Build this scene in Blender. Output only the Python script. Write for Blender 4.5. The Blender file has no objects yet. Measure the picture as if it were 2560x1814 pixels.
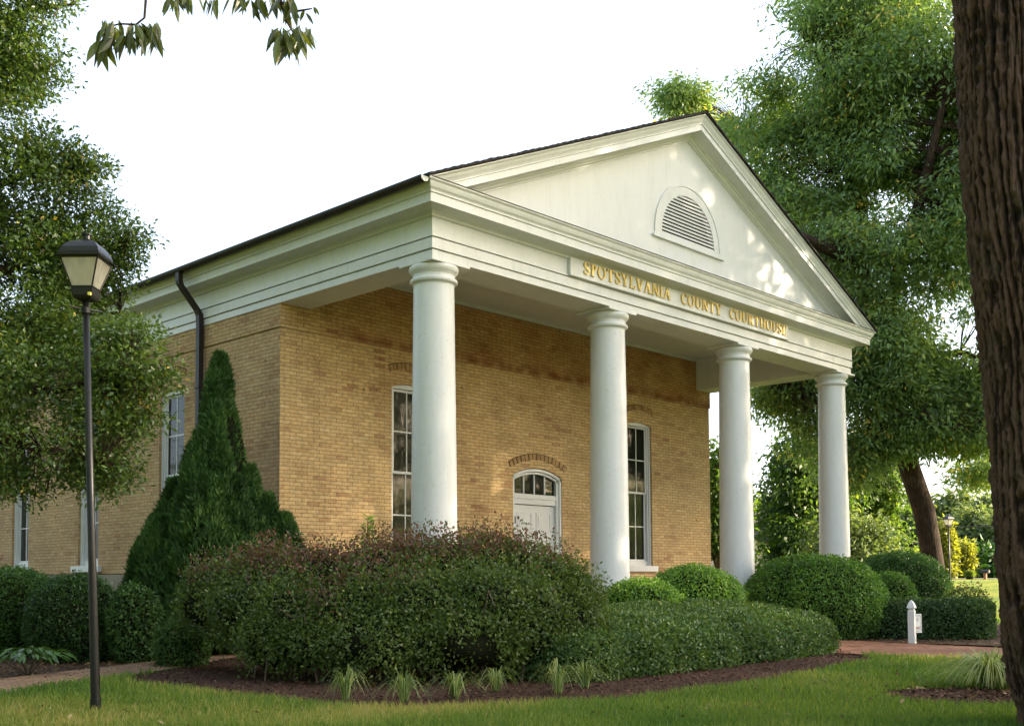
import bpy, math, random
import numpy as np
from mathutils import Matrix, Vector, noise as mnoise

rng = np.random.default_rng(7)
random.seed(7)
S = bpy.context.scene
COL = S.collection
G = -1.10                      # lawn level, eye level is z = 0
FLOOR = -0.75

# ------------------------------------------------------------------ camera
YAW, PITCH, ROLL = 0.7597, 0.0529, -0.0050
FPX, CX, CY = 2748.65, 1280.0, 1296.26
CAM = np.array([-9.7733, -10.7257, 0.0])
_f = np.array([math.cos(YAW)*math.cos(PITCH), math.sin(YAW)*math.cos(PITCH), math.sin(PITCH)])
_r = np.array([math.sin(YAW), -math.cos(YAW), 0.0])
_u = np.cross(_r, _f)
RR = math.cos(ROLL)*_r + math.sin(ROLL)*_u
UU = -math.sin(ROLL)*_r + math.cos(ROLL)*_u
FF = _f
def at(px, py, depth):         # a point of the place, read off the photograph at a distance
    return CAM + depth*(FF + RR*(px-CX)/FPX - UU*(py-CY)/FPX)
def onZ(px, py, z=G):
    d = FF + RR*(px-CX)/FPX - UU*(py-CY)/FPX
    return CAM + d*((z-CAM[2])/d[2])
def ground(px, depth):         # point on the lawn under a column of the photograph
    p = at(px, 1441, depth); p[2] = G
    return p
cam = bpy.data.cameras.new('camera'); camo = bpy.data.objects.new('camera', cam); COL.objects.link(camo)
cam.sensor_fit = 'HORIZONTAL'; cam.sensor_width = 36.0; cam.lens = FPX/2560*36.0
cam.shift_y = (CY-907.0)/2560.0
cam.clip_start = 0.1; cam.clip_end = 2000
M = Matrix([[RR[0], UU[0], -FF[0], CAM[0]], [RR[1], UU[1], -FF[1], CAM[1]], [RR[2], UU[2], -FF[2], CAM[2]], [0, 0, 0, 1]])
camo.matrix_world = M
S.camera = camo

# ------------------------------------------------------------------ light
SUN_EL, SUN_AZ = math.radians(20), math.radians(-42)       # azimuth of the sun seen from the place, from +X
sv = Vector((math.cos(SUN_EL)*math.cos(SUN_AZ), math.cos(SUN_EL)*math.sin(SUN_AZ), math.sin(SUN_EL)))
sl = bpy.data.lights.new('sun', 'SUN'); sl.energy = 4.0; sl.angle = math.radians(0.6); sl.color = (1.0, 0.84, 0.62)
so = bpy.data.objects.new('sun', sl); COL.objects.link(so); so.rotation_euler = (-sv).to_track_quat('-Z', 'Y').to_euler()
w = bpy.data.worlds.new('World'); S.world = w; w.use_nodes = True
nt = w.node_tree
sky = nt.nodes.new('ShaderNodeTexSky'); sky.sky_type = 'NISHITA'; sky.sun_disc = False
sky.sun_elevation = SUN_EL; sky.sun_rotation = math.pi/2 - SUN_AZ
sky.air_density = 0.8; sky.dust_density = 4.0; sky.ozone_density = 0.4; sky.altitude = 50
bg = nt.nodes['Background']; hz = nt.nodes.new('ShaderNodeMix'); hz.data_type = 'RGBA'; hz.blend_type = 'MIX'; hz.inputs[0].default_value = 0.42     # thin white evening haze over the whole sky
hz.inputs[7].default_value = (2.1, 2.17, 2.32, 1); nt.links.new(sky.outputs[0], hz.inputs[6]); nt.links.new(hz.outputs[2], bg.inputs[0]); bg.inputs[1].default_value = 0.15
S.view_settings.view_transform = 'Standard'; S.view_settings.look = 'None'; S.view_settings.gamma = 1.0
S.view_settings.exposure = 2.38
S.cycles.max_bounces = 6; S.cycles.diffuse_bounces = 3; S.cycles.glossy_bounces = 3; S.cycles.transmission_bounces = 4
S.cycles.transparent_max_bounces = 6; S.cycles.use_denoising = True
S.cycles.sample_clamp_indirect = 6.0

# ------------------------------------------------------------------ materials
def newmat(name):
    m = bpy.data.materials.new(name); m.use_nodes = True
    t = m.node_tree; b = t.nodes['Principled BSDF']
    return m, t, b
def N(t, typ, **kw):
    n = t.nodes.new(typ)
    for k, v in kw.items():
        if k.startswith('i_'): n.inputs[k[2:].replace('_', ' ')].default_value = v
        else: setattr(n, k, v)
    return n
def ramp(t, src, stops):
    r = t.nodes.new('ShaderNodeValToRGB'); e = r.color_ramp.elements
    while len(e) < len(stops): e.new(0.5)
    for el, (p, c) in zip(e, stops):
        el.position = p; el.color = (*c, 1)
    t.links.new(src, r.inputs[0]); return r
def simple(name, c, rough=0.6, spec=0.5, metal=0.0, var=0.12, scale=6.0, bump=0.0, bscale=40.0):
    m, t, b = newmat(name)
    tc = N(t, 'ShaderNodeTexCoord'); n = N(t, 'ShaderNodeTexNoise'); n.inputs['Scale'].default_value = scale; n.inputs['Detail'].default_value = 6
    t.links.new(tc.outputs['Object'], n.inputs['Vector'])
    lo = tuple(max(0, x*(1-var)) for x in c); hi = tuple(min(1, x*(1+var)) for x in c)
    r = ramp(t, n.outputs[0], [(0.3, lo), (0.7, hi)]); t.links.new(r.outputs[0], b.inputs['Base Color'])
    b.inputs['Roughness'].default_value = rough; b.inputs['Specular IOR Level'].default_value = spec; b.inputs['Metallic'].default_value = metal
    if bump:
        n2 = N(t, 'ShaderNodeTexNoise'); n2.inputs['Scale'].default_value = bscale; n2.inputs['Detail'].default_value = 4
        t.links.new(tc.outputs['Object'], n2.inputs['Vector'])
        bp = N(t, 'ShaderNodeBump'); bp.inputs['Strength'].default_value = bump; bp.inputs['Distance'].default_value = 0.01
        t.links.new(n2.outputs[0], bp.inputs['Height']); t.links.new(bp.outputs[0], b.inputs['Normal'])
    return m
def mat_paint():
    m, t, b = newmat('white_paint')
    tc = N(t, 'ShaderNodeTexCoord')
    mp = N(t, 'ShaderNodeMapping'); mp.inputs['Scale'].default_value = (3.5, 3.5, 0.8); t.links.new(tc.outputs['Object'], mp.inputs[0])
    n = N(t, 'ShaderNodeTexNoise'); n.inputs['Scale'].default_value = 1.3; n.inputs['Detail'].default_value = 8; n.inputs['Roughness'].default_value = 0.65
    t.links.new(mp.outputs[0], n.inputs['Vector'])
    r = ramp(t, n.outputs[0], [(0.25, (0.58, 0.585, 0.58)), (0.5, (0.64, 0.648, 0.655)), (0.8, (0.665, 0.675, 0.685))])
    n2 = N(t, 'ShaderNodeTexNoise'); n2.inputs['Scale'].default_value = 28; n2.inputs['Detail'].default_value = 6
    t.links.new(tc.outputs['Object'], n2.inputs['Vector'])
    r2 = ramp(t, n2.outputs[0], [(0.24, (0.62, 0.59, 0.52)), (0.40, (1, 1, 1))])
    mx = N(t, 'ShaderNodeMix', data_type='RGBA', blend_type='MULTIPLY'); mx.inputs[0].default_value = 0.6
    t.links.new(r.outputs[0], mx.inputs[6]); t.links.new(r2.outputs[0], mx.inputs[7])
    t.links.new(mx.outputs[2], b.inputs['Base Color'])
    b.inputs['Roughness'].default_value = 0.42
    bp = N(t, 'ShaderNodeBump'); bp.inputs['Strength'].default_value = 0.25; bp.inputs['Distance'].default_value = 0.02
    t.links.new(n.outputs[0], bp.inputs['Height']); t.links.new(bp.outputs[0], b.inputs['Normal'])
    return m
def mat_brick(name, stops, bw=0.225, bh=0.060, mortar=(0.24, 0.165, 0.095), stain_shade=True, mort=0.035, bumpd=0.006):  # default mortar tone darkened to paint the shadow lines in the joints
    m, t, b = newmat(name)
    L = t.links.new
    uv = N(t, 'ShaderNodeUVMap'); sp = N(t, 'ShaderNodeSeparateXYZ'); L(uv.outputs[0], sp.inputs[0])
    def math_(op, a, b_=None):
        n = N(t, 'ShaderNodeMath', operation=op)
        for i, v in enumerate((a, b_)):
            if v is None: continue
            if isinstance(v, (int, float)): n.inputs[i].default_value = v
            else: L(v, n.inputs[i])
        return n.outputs[0]
    v = math_('DIVIDE', sp.outputs[1], bh); row = math_('FLOOR', v); fv = math_('FRACT', v)
    half = math_('MULTIPLY', math_('MODULO', math_('ABSOLUTE', row), 2.0), 0.5)
    u = math_('ADD', math_('DIVIDE', sp.outputs[0], bw), half); colm = math_('FLOOR', u); fu = math_('FRACT', u)
    cb = N(t, 'ShaderNodeCombineXYZ'); L(colm, cb.inputs[0]); L(row, cb.inputs[1])
    wn = N(t, 'ShaderNodeTexWhiteNoise', noise_dimensions='2D'); L(cb.outputs[0], wn.inputs['Vector'])
    # groups of bricks from one batch look alike
    big = N(t, 'ShaderNodeTexNoise'); big.inputs['Scale'].default_value = 0.45; big.inputs['Detail'].default_value = 5; L(uv.outputs[0], big.inputs['Vector'])
    f = math_('ADD', math_('ADD', math_('MULTIPLY', math_('SUBTRACT', wn.outputs[0], 0.5), math_('MULTIPLY', math_('ABSOLUTE', math_('SUBTRACT', wn.outputs[0], 0.5)), 1.5)), 0.5), math_('MULTIPLY', math_('SUBTRACT', big.outputs[0], 0.5), 0.9))
    r = ramp(t, f, stops)
    # mortar mask
    du = math_('MULTIPLY', math_('MINIMUM', fu, math_('SUBTRACT', 1.0, fu)), bw/bh)
    dv = math_('MINIMUM', fv, math_('SUBTRACT', 1.0, fv))
    wob = N(t, 'ShaderNodeTexNoise'); wob.inputs['Scale'].default_value = 22; wob.inputs['Detail'].default_value = 3; L(uv.outputs[0], wob.inputs['Vector'])
    d = math_('ADD', math_('MINIMUM', du, dv), math_('MULTIPLY', math_('SUBTRACT', wob.outputs[0], 0.5), 0.10))
    mr = N(t, 'ShaderNodeMapRange'); mr.inputs['From Min'].default_value = mort; mr.inputs['From Max'].default_value = mort+0.07; L(d, mr.inputs[0])
    mx = N(t, 'ShaderNodeMix', data_type='RGBA'); L(mr.outputs[0], mx.inputs[0]); mx.inputs[6].default_value = (*mortar, 1); L(r.outputs[0], mx.inputs[7])
    out = mx.outputs[2]
    fn = N(t, 'ShaderNodeTexNoise'); fn.inputs['Scale'].default_value = 14; fn.inputs['Detail'].default_value = 8; L(uv.outputs[0], fn.inputs['Vector'])
    fr = ramp(t, fn.outputs[0], [(0.25, (0.72, 0.72, 0.72)), (0.7, (1.12, 1.1, 1.08))])
    m2 = N(t, 'ShaderNodeMix', data_type='RGBA', blend_type='MULTIPLY'); m2.inputs[0].default_value = 1; L(out, m2.inputs[6]); L(fr.outputs[0], m2.inputs[7]); out = m2.outputs[2]
    bl = N(t, 'ShaderNodeTexNoise'); bl.inputs['Scale'].default_value = 1.1; bl.inputs['Detail'].default_value = 7; bl.inputs['Roughness'].default_value = .6; L(uv.outputs[0], bl.inputs['Vector'])
    blr = ramp(t, bl.outputs[0], [(0.32, (0.80, 0.76, 0.74)), (0.5, (1.0, 1.0, 1.0)), (0.7, (1.08, 1.03, 0.96))])
    pt_ = N(t, 'ShaderNodeTexNoise'); pt_.inputs['Scale'].default_value = 7.5; pt_.inputs['Detail'].default_value = 2; L(uv.outputs[0], pt_.inputs['Vector'])
    ptr = ramp(t, pt_.outputs[0], [(0.235, (0.40, 0.34, 0.30)), (0.27, (1, 1, 1))])
    for rr_ in (blr, ptr):
        mq = N(t, 'ShaderNodeMix', data_type='RGBA', blend_type='MULTIPLY'); mq.inputs[0].default_value = 1; L(out, mq.inputs[6]); L(rr_.outputs[0], mq.inputs[7]); out = mq.outputs[2]
    if stain_shade:     # reddish brown weathering plus painted porch shade, high on the wall under the ceiling
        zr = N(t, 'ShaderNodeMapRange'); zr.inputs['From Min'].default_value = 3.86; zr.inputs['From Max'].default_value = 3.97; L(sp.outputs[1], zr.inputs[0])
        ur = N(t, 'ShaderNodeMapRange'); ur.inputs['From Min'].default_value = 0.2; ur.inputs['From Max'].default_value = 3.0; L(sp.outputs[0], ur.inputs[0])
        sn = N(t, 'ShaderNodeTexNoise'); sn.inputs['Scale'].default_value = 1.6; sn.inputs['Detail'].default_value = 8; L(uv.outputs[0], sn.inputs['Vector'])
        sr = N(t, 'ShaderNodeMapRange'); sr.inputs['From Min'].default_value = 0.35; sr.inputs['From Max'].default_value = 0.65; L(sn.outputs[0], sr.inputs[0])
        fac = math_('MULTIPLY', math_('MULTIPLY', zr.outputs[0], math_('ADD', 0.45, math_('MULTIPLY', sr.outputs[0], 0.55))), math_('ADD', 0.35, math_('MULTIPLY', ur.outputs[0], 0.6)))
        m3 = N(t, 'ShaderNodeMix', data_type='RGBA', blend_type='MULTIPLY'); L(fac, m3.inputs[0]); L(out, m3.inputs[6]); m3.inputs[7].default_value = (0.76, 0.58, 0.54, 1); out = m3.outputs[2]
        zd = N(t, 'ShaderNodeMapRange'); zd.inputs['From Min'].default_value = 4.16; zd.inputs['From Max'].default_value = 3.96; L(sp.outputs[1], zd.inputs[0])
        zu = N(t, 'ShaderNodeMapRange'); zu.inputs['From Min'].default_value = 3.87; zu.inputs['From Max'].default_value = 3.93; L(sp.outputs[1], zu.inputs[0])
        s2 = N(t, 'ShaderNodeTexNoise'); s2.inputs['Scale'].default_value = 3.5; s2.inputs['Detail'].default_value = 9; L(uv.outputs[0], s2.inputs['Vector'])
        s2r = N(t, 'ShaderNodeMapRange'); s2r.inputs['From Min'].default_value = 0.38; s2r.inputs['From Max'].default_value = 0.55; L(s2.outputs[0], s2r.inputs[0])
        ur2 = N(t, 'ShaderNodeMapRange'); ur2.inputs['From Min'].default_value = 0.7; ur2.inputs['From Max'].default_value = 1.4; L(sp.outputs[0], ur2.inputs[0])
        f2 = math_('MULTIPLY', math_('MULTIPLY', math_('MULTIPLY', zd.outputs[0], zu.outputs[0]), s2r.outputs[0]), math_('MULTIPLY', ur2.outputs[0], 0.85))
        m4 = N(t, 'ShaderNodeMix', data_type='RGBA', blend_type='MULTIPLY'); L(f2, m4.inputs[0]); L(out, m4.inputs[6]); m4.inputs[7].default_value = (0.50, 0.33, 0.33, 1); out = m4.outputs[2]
    L(out, b.inputs['Base Color']); b.inputs['Roughness'].default_value = 0.85; b.inputs['Specular IOR Level'].default_value = 0.25
    hh = math_('ADD', mr.outputs[0], math_('MULTIPLY', fn.outputs[0], 0.5))
    bp = N(t, 'ShaderNodeBump'); bp.inputs['Strength'].default_value = 0.8; bp.inputs['Distance'].default_value = bumpd; L(hh, bp.inputs['Height']); L(bp.outputs[0], b.inputs['Normal'])
    return m
def mat_leaf(name, stops, trans=0.35, rough=0.5, spec=0.35, tcol=1.5):
    m, t, b = newmat(name); L = t.links.new
    a = N(t, 'ShaderNodeAttribute', attribute_name='v'); r = ramp(t, a.outputs['Fac'], stops)
    L(r.outputs[0], b.inputs['Base Color']); b.inputs['Roughness'].default_value = rough; b.inputs['Specular IOR Level'].default_value = spec
    tr = N(t, 'ShaderNodeBsdfTranslucent'); mu = N(t, 'ShaderNodeMix', data_type='RGBA', blend_type='MULTIPLY', clamp_result=False); mu.inputs[0].default_value = 1
    L(r.outputs[0], mu.inputs[6]); mu.inputs[7].default_value = (tcol*1.25, tcol*1.2, tcol*0.4, 1); L(mu.outputs[2], tr.inputs[0])
    mx = N(t, 'ShaderNodeMixShader'); mx.inputs[0].default_value = trans; L(b.outputs[0], mx.inputs[1]); L(tr.outputs[0], mx.inputs[2])
    L(mx.outputs[0], t.nodes['Material Output'].inputs['Surface'])
    return m
def mat_noise(name, stops, scale, rough=0.95, detail=8, bump=0.5, bdist=0.03, bscale=None, spec=0.2):
    m, t, b = newmat(name); L = t.links.new
    tc = N(t, 'ShaderNodeTexCoord'); n = N(t, 'ShaderNodeTexNoise'); n.inputs['Scale'].default_value = scale; n.inputs['Detail'].default_value = detail; n.inputs['Roughness'].default_value = 0.65
    L(tc.outputs['Object'], n.inputs['Vector']); r = ramp(t, n.outputs[0], stops); L(r.outputs[0], b.inputs['Base Color'])
    b.inputs['Roughness'].default_value = rough; b.inputs['Specular IOR Level'].default_value = spec
    n2 = N(t, 'ShaderNodeTexNoise'); n2.inputs['Scale'].default_value = bscale or scale*3; n2.inputs['Detail'].default_value = 6; L(tc.outputs['Object'], n2.inputs['Vector'])
    bp = N(t, 'ShaderNodeBump'); bp.inputs['Strength'].default_value = bump; bp.inputs['Distance'].default_value = bdist; L(n2.outputs[0], bp.inputs['Height']); L(bp.outputs[0], b.inputs['Normal'])
    return m
def mat_bark(name, stops, bump=1.0):
    m, t, b = newmat(name); L = t.links.new
    tc = N(t, 'ShaderNodeTexCoord'); mp = N(t, 'ShaderNodeMapping'); mp.inputs['Scale'].default_value = (1, 1, 0.22); L(tc.outputs['Object'], mp.inputs[0])
    n = N(t, 'ShaderNodeTexNoise'); n.inputs['Scale'].default_value = 22; n.inputs['Detail'].default_value = 10; n.inputs['Roughness'].default_value = 0.7; L(mp.outputs[0], n.inputs['Vector'])
    n3 = N(t, 'ShaderNodeTexNoise'); n3.inputs['Scale'].default_value = 2.5; n3.inputs['Detail'].default_value = 5; L(tc.outputs['Object'], n3.inputs['Vector'])
    ad = N(t, 'ShaderNodeMath', operation='MULTIPLY_ADD'); ad.inputs[1].default_value = 0.7; L(n.outputs[0], ad.inputs[0])
    m4 = N(t, 'ShaderNodeMath', operation='MULTIPLY'); m4.inputs[1].default_value = 0.3; L(n3.outputs[0], m4.inputs[0]); L(m4.outputs[0], ad.inputs[2])
    r = ramp(t, ad.outputs[0], stops); L(r.outputs[0], b.inputs['Base Color']); b.inputs['Roughness'].default_value = 0.9; b.inputs['Specular IOR Level'].default_value = 0.2
    bp = N(t, 'ShaderNodeBump'); bp.inputs['Strength'].default_value = bump; bp.inputs['Distance'].default_value = 0.03; L(n.outputs[0], bp.inputs['Height']); L(bp.outputs[0], b.inputs['Normal'])
    return m

paint = mat_paint()
BRK = [(0.02, (0.38, 0.19, 0.10)), (0.10, (0.48, 0.285, 0.145)), (0.25, (0.575, 0.39, 0.19)), (0.5, (0.62, 0.435, 0.215)), (0.75, (0.665, 0.475, 0.24)), (0.97, (0.70, 0.53, 0.29))]
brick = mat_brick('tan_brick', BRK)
brick_shaded = mat_brick('shaded_tan_brick', [(p, (c[0]*.80, c[1]*.78, c[2]*.84)) for p, c in BRK], stain_shade=False)  # same tan brick with the side wall's shade put into its colour
hoodbrick = simple('arch_brick', (0.38, 0.235, 0.11), 0.85, 0.2, var=0.35, scale=9, bump=0.4)
pathbrick = mat_brick('path_brick', [(0.05, (0.19, 0.075, 0.045)), (0.4, (0.30, 0.125, 0.075)), (0.9, (0.38, 0.19, 0.12))], bw=0.2, bh=0.1, mortar=(0.10, 0.075, 0.05), stain_shade=False, mort=0.04, bumpd=0.01)
pathbrick2 = mat_brick('worn_path_brick', [(0.05, (0.20, 0.115, 0.07)), (0.4, (0.30, 0.18, 0.115)), (0.9, (0.38, 0.25, 0.165))], bw=0.2, bh=0.1, mortar=(0.10, 0.08, 0.055), stain_shade=False, mort=0.04, bumpd=0.01)
concrete = mat_noise('foundation_concrete', [(0.3, (0.20, 0.175, 0.135)), (0.7, (0.33, 0.295, 0.235))], 3.0, bump=0.3)
dark_gap = simple('dark_interior', (0.012, 0.012, 0.011), 0.9, 0.1)
shingle = mat_noise('asphalt_shingle', [(0.3, (0.022, 0.020, 0.020)), (0.7, (0.055, 0.047, 0.045))], 9.0, bump=0.6)
gutterm = simple('dark_brown_metal', (0.022, 0.018, 0.016), 0.5, 0.3, var=0.25)
blackmetal = simple('black_metal', (0.008, 0.008, 0.009), 0.38, 0.35, var=0.3, scale=14, bump=0.05)
gold = simple('gilded_letters', (0.72, 0.54, 0.20), 0.35, 0.5, metal=0.2, var=0.2, scale=20)
lampglass, _t, _b = newmat('frosted_lamp_glass')
_b.inputs['Base Color'].default_value = (0.62, 0.55, 0.42, 1); _b.inputs['Roughness'].default_value = 0.25
_n = N(_t, 'ShaderNodeTexNoise'); _n.inputs['Scale'].default_value = 7; _n.inputs['Detail'].default_value = 4
_tc = N(_t, 'ShaderNodeTexCoord'); _mp = N(_t, 'ShaderNodeMapping'); _mp.inputs['Scale'].default_value = (4, 4, 0.6)
_t.links.new(_tc.outputs['Object'], _mp.inputs[0]); _t.links.new(_mp.outputs[0], _n.inputs['Vector'])
_r = ramp(_t, _n.outputs[0], [(0.3, (0.40, 0.38, 0.33)), (0.7, (0.66, 0.64, 0.58))]); _t.links.new(_r.outputs[0], _b.inputs['Base Color'])
_tr = N(_t, 'ShaderNodeBsdfTranslucent'); _tr.inputs[0].default_value = (0.78, 0.73, 0.62, 1); _mx = N(_t, 'ShaderNodeMixShader'); _mx.inputs[0].default_value = 0.45
_t.links.new(_b.outputs[0], _mx.inputs[1]); _t.links.new(_tr.outputs[0], _mx.inputs[2]); _t.links.new(_mx.outputs[0], _t.nodes['Material Output'].inputs['Surface'])
glass, _t, _b = newmat('window_glass')
_b.inputs['Base Color'].default_value = (0.014, 0.015, 0.013, 1); _b.inputs['Roughness'].default_value = 0.04; _b.inputs['Specular IOR Level'].default_value = 0.22
_n = N(_t, 'ShaderNodeTexNoise'); _n.inputs['Scale'].default_value = 2.2; _bp = N(_t, 'ShaderNodeBump'); _bp.inputs['Strength'].default_value = 0.12; _bp.inputs['Distance'].default_value = 0.02
_t.links.new(_n.outputs[0], _bp.inputs['Height']); _t.links.new(_bp.outputs[0], _b.inputs['Normal'])
bark_dark = mat_bark('rough_dark_bark', [(0.34, (0.012, 0.009, 0.007)), (0.5, (0.052, 0.034, 0.026)), (0.66, (0.125, 0.082, 0.062))])
bark_mid = mat_bark('brown_bark', [(0.34, (0.012, 0.009, 0.006)), (0.5, (0.045, 0.029, 0.020)), (0.68, (0.12, 0.072, 0.048))])
twigm = simple('twig_bark', (0.055, 0.04, 0.028), 0.8, 0.2, var=0.3)
mulch = mat_noise('mulch', [(0.3, (0.022, 0.011, 0.008)), (0.5, (0.07, 0.034, 0.022)), (0.72, (0.16, 0.085, 0.055))], 26.0, bump=1.0, bdist=0.05, bscale=60)
soil = mat_noise('leaf_litter_soil', [(0.3, (0.022, 0.013, 0.009)), (0.5, (0.065, 0.038, 0.025)), (0.75, (0.15, 0.095, 0.055))], 18.0, bump=1.0, bdist=0.05, bscale=50)
asphalt = mat_noise('pale_road', [(0.3, (0.30, 0.28, 0.25)), (0.7, (0.42, 0.40, 0.36))], 4.0, bump=0.2)
def mat_lawn():
    m, t, b = newmat('lawn'); L = t.links.new
    tc = N(t, 'ShaderNodeTexCoord'); n = N(t, 'ShaderNodeTexNoise'); n.inputs['Scale'].default_value = 0.55; n.inputs['Detail'].default_value = 7; L(tc.outputs['Object'], n.inputs['Vector'])
    r = ramp(t, n.outputs[0], [(0.3, (0.10, 0.16, 0.020)), (0.52, (0.19, 0.235, 0.024)), (0.72, (0.30, 0.27, 0.030))])
    n2 = N(t, 'ShaderNodeTexNoise'); n2.inputs['Scale'].default_value = 45; n2.inputs['Detail'].default_value = 4; L(tc.outputs['Object'], n2.inputs['Vector'])
    r2 = ramp(t, n2.outputs[0], [(0.3, (0.45, 0.45, 0.45)), (0.7, (1.25, 1.25, 1.25))])
    mx = N(t, 'ShaderNodeMix', data_type='RGBA', blend_type='MULTIPLY'); mx.inputs[0].default_value = 1; L(r.outputs[0], mx.inputs[6]); L(r2.outputs[0], mx.inputs[7])
    L(mx.outputs[2], b.inputs['Base Color']); b.inputs['Roughness'].default_value = 0.9; b.inputs['Specular IOR Level'].default_value = 0.15
    bp = N(t, 'ShaderNodeBump'); bp.inputs['Strength'].default_value = 1; bp.inputs['Distance'].default_value = 0.05; L(n2.outputs[0], bp.inputs['Height']); L(bp.outputs[0], b.inputs['Normal'])
    return m
lawnm = mat_lawn()
core = simple('shrub_core', (0.012, 0.014, 0.007), 0.95, 0.05)  # hull colour imitating the shade inside the foliage
M_box = mat_leaf('boxwood_leaf', [(0.0, (0.048, 0.107, 0.022)), (0.5, (0.130, 0.265, 0.044)), (1.0, (0.286, 0.450, 0.078))], 0.3, 0.42, 0.4)
M_boxd = mat_leaf('holly_shrub_leaf', [(0.0, (0.020, 0.054, 0.014)), (0.5, (0.051, 0.128, 0.027)), (1.0, (0.105, 0.212, 0.048))], 0.25, 0.4, 0.4)
M_yew = mat_leaf('yew_leaf', [(0.0, (0.022, 0.052, 0.019)), (0.5, (0.067, 0.133, 0.037)), (0.85, (0.143, 0.203, 0.047)), (1.0, (0.267, 0.296, 0.062))], 0.25, 0.45, 0.4)
M_barb = mat_leaf('barberry_leaf', [(0.0, (0.032, 0.064, 0.017)), (0.35, (0.095, 0.146, 0.031)), (0.55, (0.203, 0.262, 0.067)), (0.62, (0.116, 0.072, 0.045)), (0.85, (0.154, 0.072, 0.062)), (1.0, (0.247, 0.120, 0.087))], 0.3, 0.45, 0.4)
M_arb = mat_leaf('arborvitae_leaf', [(0.0, (0.023, 0.052, 0.015)), (0.5, (0.058, 0.135, 0.036)), (1.0, (0.143, 0.245, 0.061))], 0.15, 0.55, 0.3)
M_oak = mat_leaf('holly_tree_leaf', [(0.0, (0.036, 0.072, 0.021)), (0.45, (0.086, 0.148, 0.036)), (0.8, (0.159, 0.222, 0.045)), (0.93, (0.268, 0.318, 0.053)), (1.0, (0.401, 0.273, 0.060))], 0.3, 0.33, 0.6)
M_maple = mat_leaf('ash_tree_leaf', [(0.0, (0.084, 0.145, 0.069)), (0.5, (0.173, 0.275, 0.112)), (0.85, (0.325, 0.389, 0.129)), (1.0, (0.728, 0.525, 0.153))], 0.42, 0.45, 0.4, tcol=1.7)
M_lime = mat_leaf('light_tree_leaf', [(0.0, (0.027, 0.062, 0.014)), (0.5, (0.059, 0.110, 0.024)), (1.0, (0.129, 0.173, 0.034))], 0.45, 0.5, 0.3, tcol=1.8)
M_far = mat_leaf('far_tree_leaf', [(0.0, (0.063, 0.105, 0.053)), (0.5, (0.119, 0.168, 0.070)), (1.0, (0.224, 0.266, 0.091))], 0.3, 0.6, 0.2)
M_gold = mat_leaf('golden_shrub_leaf', [(0.0, (0.102, 0.120, 0.024)), (0.5, (0.217, 0.232, 0.037)), (1.0, (0.319, 0.336, 0.057))], 0.4, 0.5, 0.3)
M_hang = mat_leaf('hanging_leaf', [(0.0, (0.035, 0.045, 0.014)), (0.6, (0.075, 0.095, 0.022)), (1.0, (0.16, 0.18, 0.045))], 0.25, 0.3, 0.6)
M_lir = mat_leaf('liriope_blade', [(0.0, (0.065, 0.111, 0.033)), (0.5, (0.156, 0.221, 0.065)), (1.0, (0.442, 0.468, 0.208))], 0.3, 0.4, 0.4)
M_grass = mat_leaf('grass_blade', [(0.0, (0.049, 0.114, 0.023)), (0.45, (0.113, 0.191, 0.036)), (0.75, (0.197, 0.242, 0.053)), (1.0, (0.365, 0.308, 0.132))], 0.35, 0.55, 0.25, tcol=1.4)

def mat_furrow():
    m, t, b = newmat('furrowed_bark'); L = t.links.new
    a = N(t, 'ShaderNodeAttribute', attribute_name='v'); tc = N(t, 'ShaderNodeTexCoord'); mp = N(t, 'ShaderNodeMapping'); mp.inputs['Scale'].default_value = (1, 1, .35); L(tc.outputs['Object'], mp.inputs[0])
    n = N(t, 'ShaderNodeTexNoise'); n.inputs['Scale'].default_value = 38; n.inputs['Detail'].default_value = 8; n.inputs['Roughness'].default_value = .75; L(mp.outputs[0], n.inputs['Vector'])
    ma = N(t, 'ShaderNodeMath', operation='MULTIPLY_ADD'); L(n.outputs[0], ma.inputs[0]); ma.inputs[1].default_value = 1.1; L(a.outputs['Fac'], ma.inputs[2])
    r_ = ramp(t, ma.outputs[0], [(0.46, (0.007, 0.005, 0.004)), (0.8, (0.036, 0.022, 0.018)), (1.0, (0.13, 0.080, 0.066))]); r_.color_ramp.elements[2].position = 1.0
    mr = N(t, 'ShaderNodeMath', operation='MULTIPLY'); L(ma.outputs[0], mr.inputs[0]); mr.inputs[1].default_value = 0.68; L(mr.outputs[0], r_.inputs[0])
    ln = N(t, 'ShaderNodeTexNoise'); ln.inputs['Scale'].default_value = 3.2; ln.inputs['Detail'].default_value = 9; ln.inputs['Roughness'].default_value = .7; L(tc.outputs['Object'], ln.inputs['Vector'])
    lr = N(t, 'ShaderNodeMapRange'); lr.inputs['From Min'].default_value = .54; lr.inputs['From Max'].default_value = .66; lr.inputs['To Max'].default_value = .55; L(ln.outputs[0], lr.inputs[0])
    lm = N(t, 'ShaderNodeMix', data_type='RGBA'); L(lr.outputs[0], lm.inputs[0]); L(r_.outputs[0], lm.inputs[6]); lm.inputs[7].default_value = (0.062, 0.066, 0.045, 1)
    L(lm.outputs[2], b.inputs['Base Color']); b.inputs['Roughness'].default_value = .9; b.inputs['Specular IOR Level'].default_value = .2
    bp = N(t, 'ShaderNodeBump'); bp.inputs['Strength'].default_value = 1; bp.inputs['Distance'].default_value = .03; L(n.outputs[0], bp.inputs['Height']); L(bp.outputs[0], b.inputs['Normal'])
    return m
M_furrow = mat_furrow()

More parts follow.
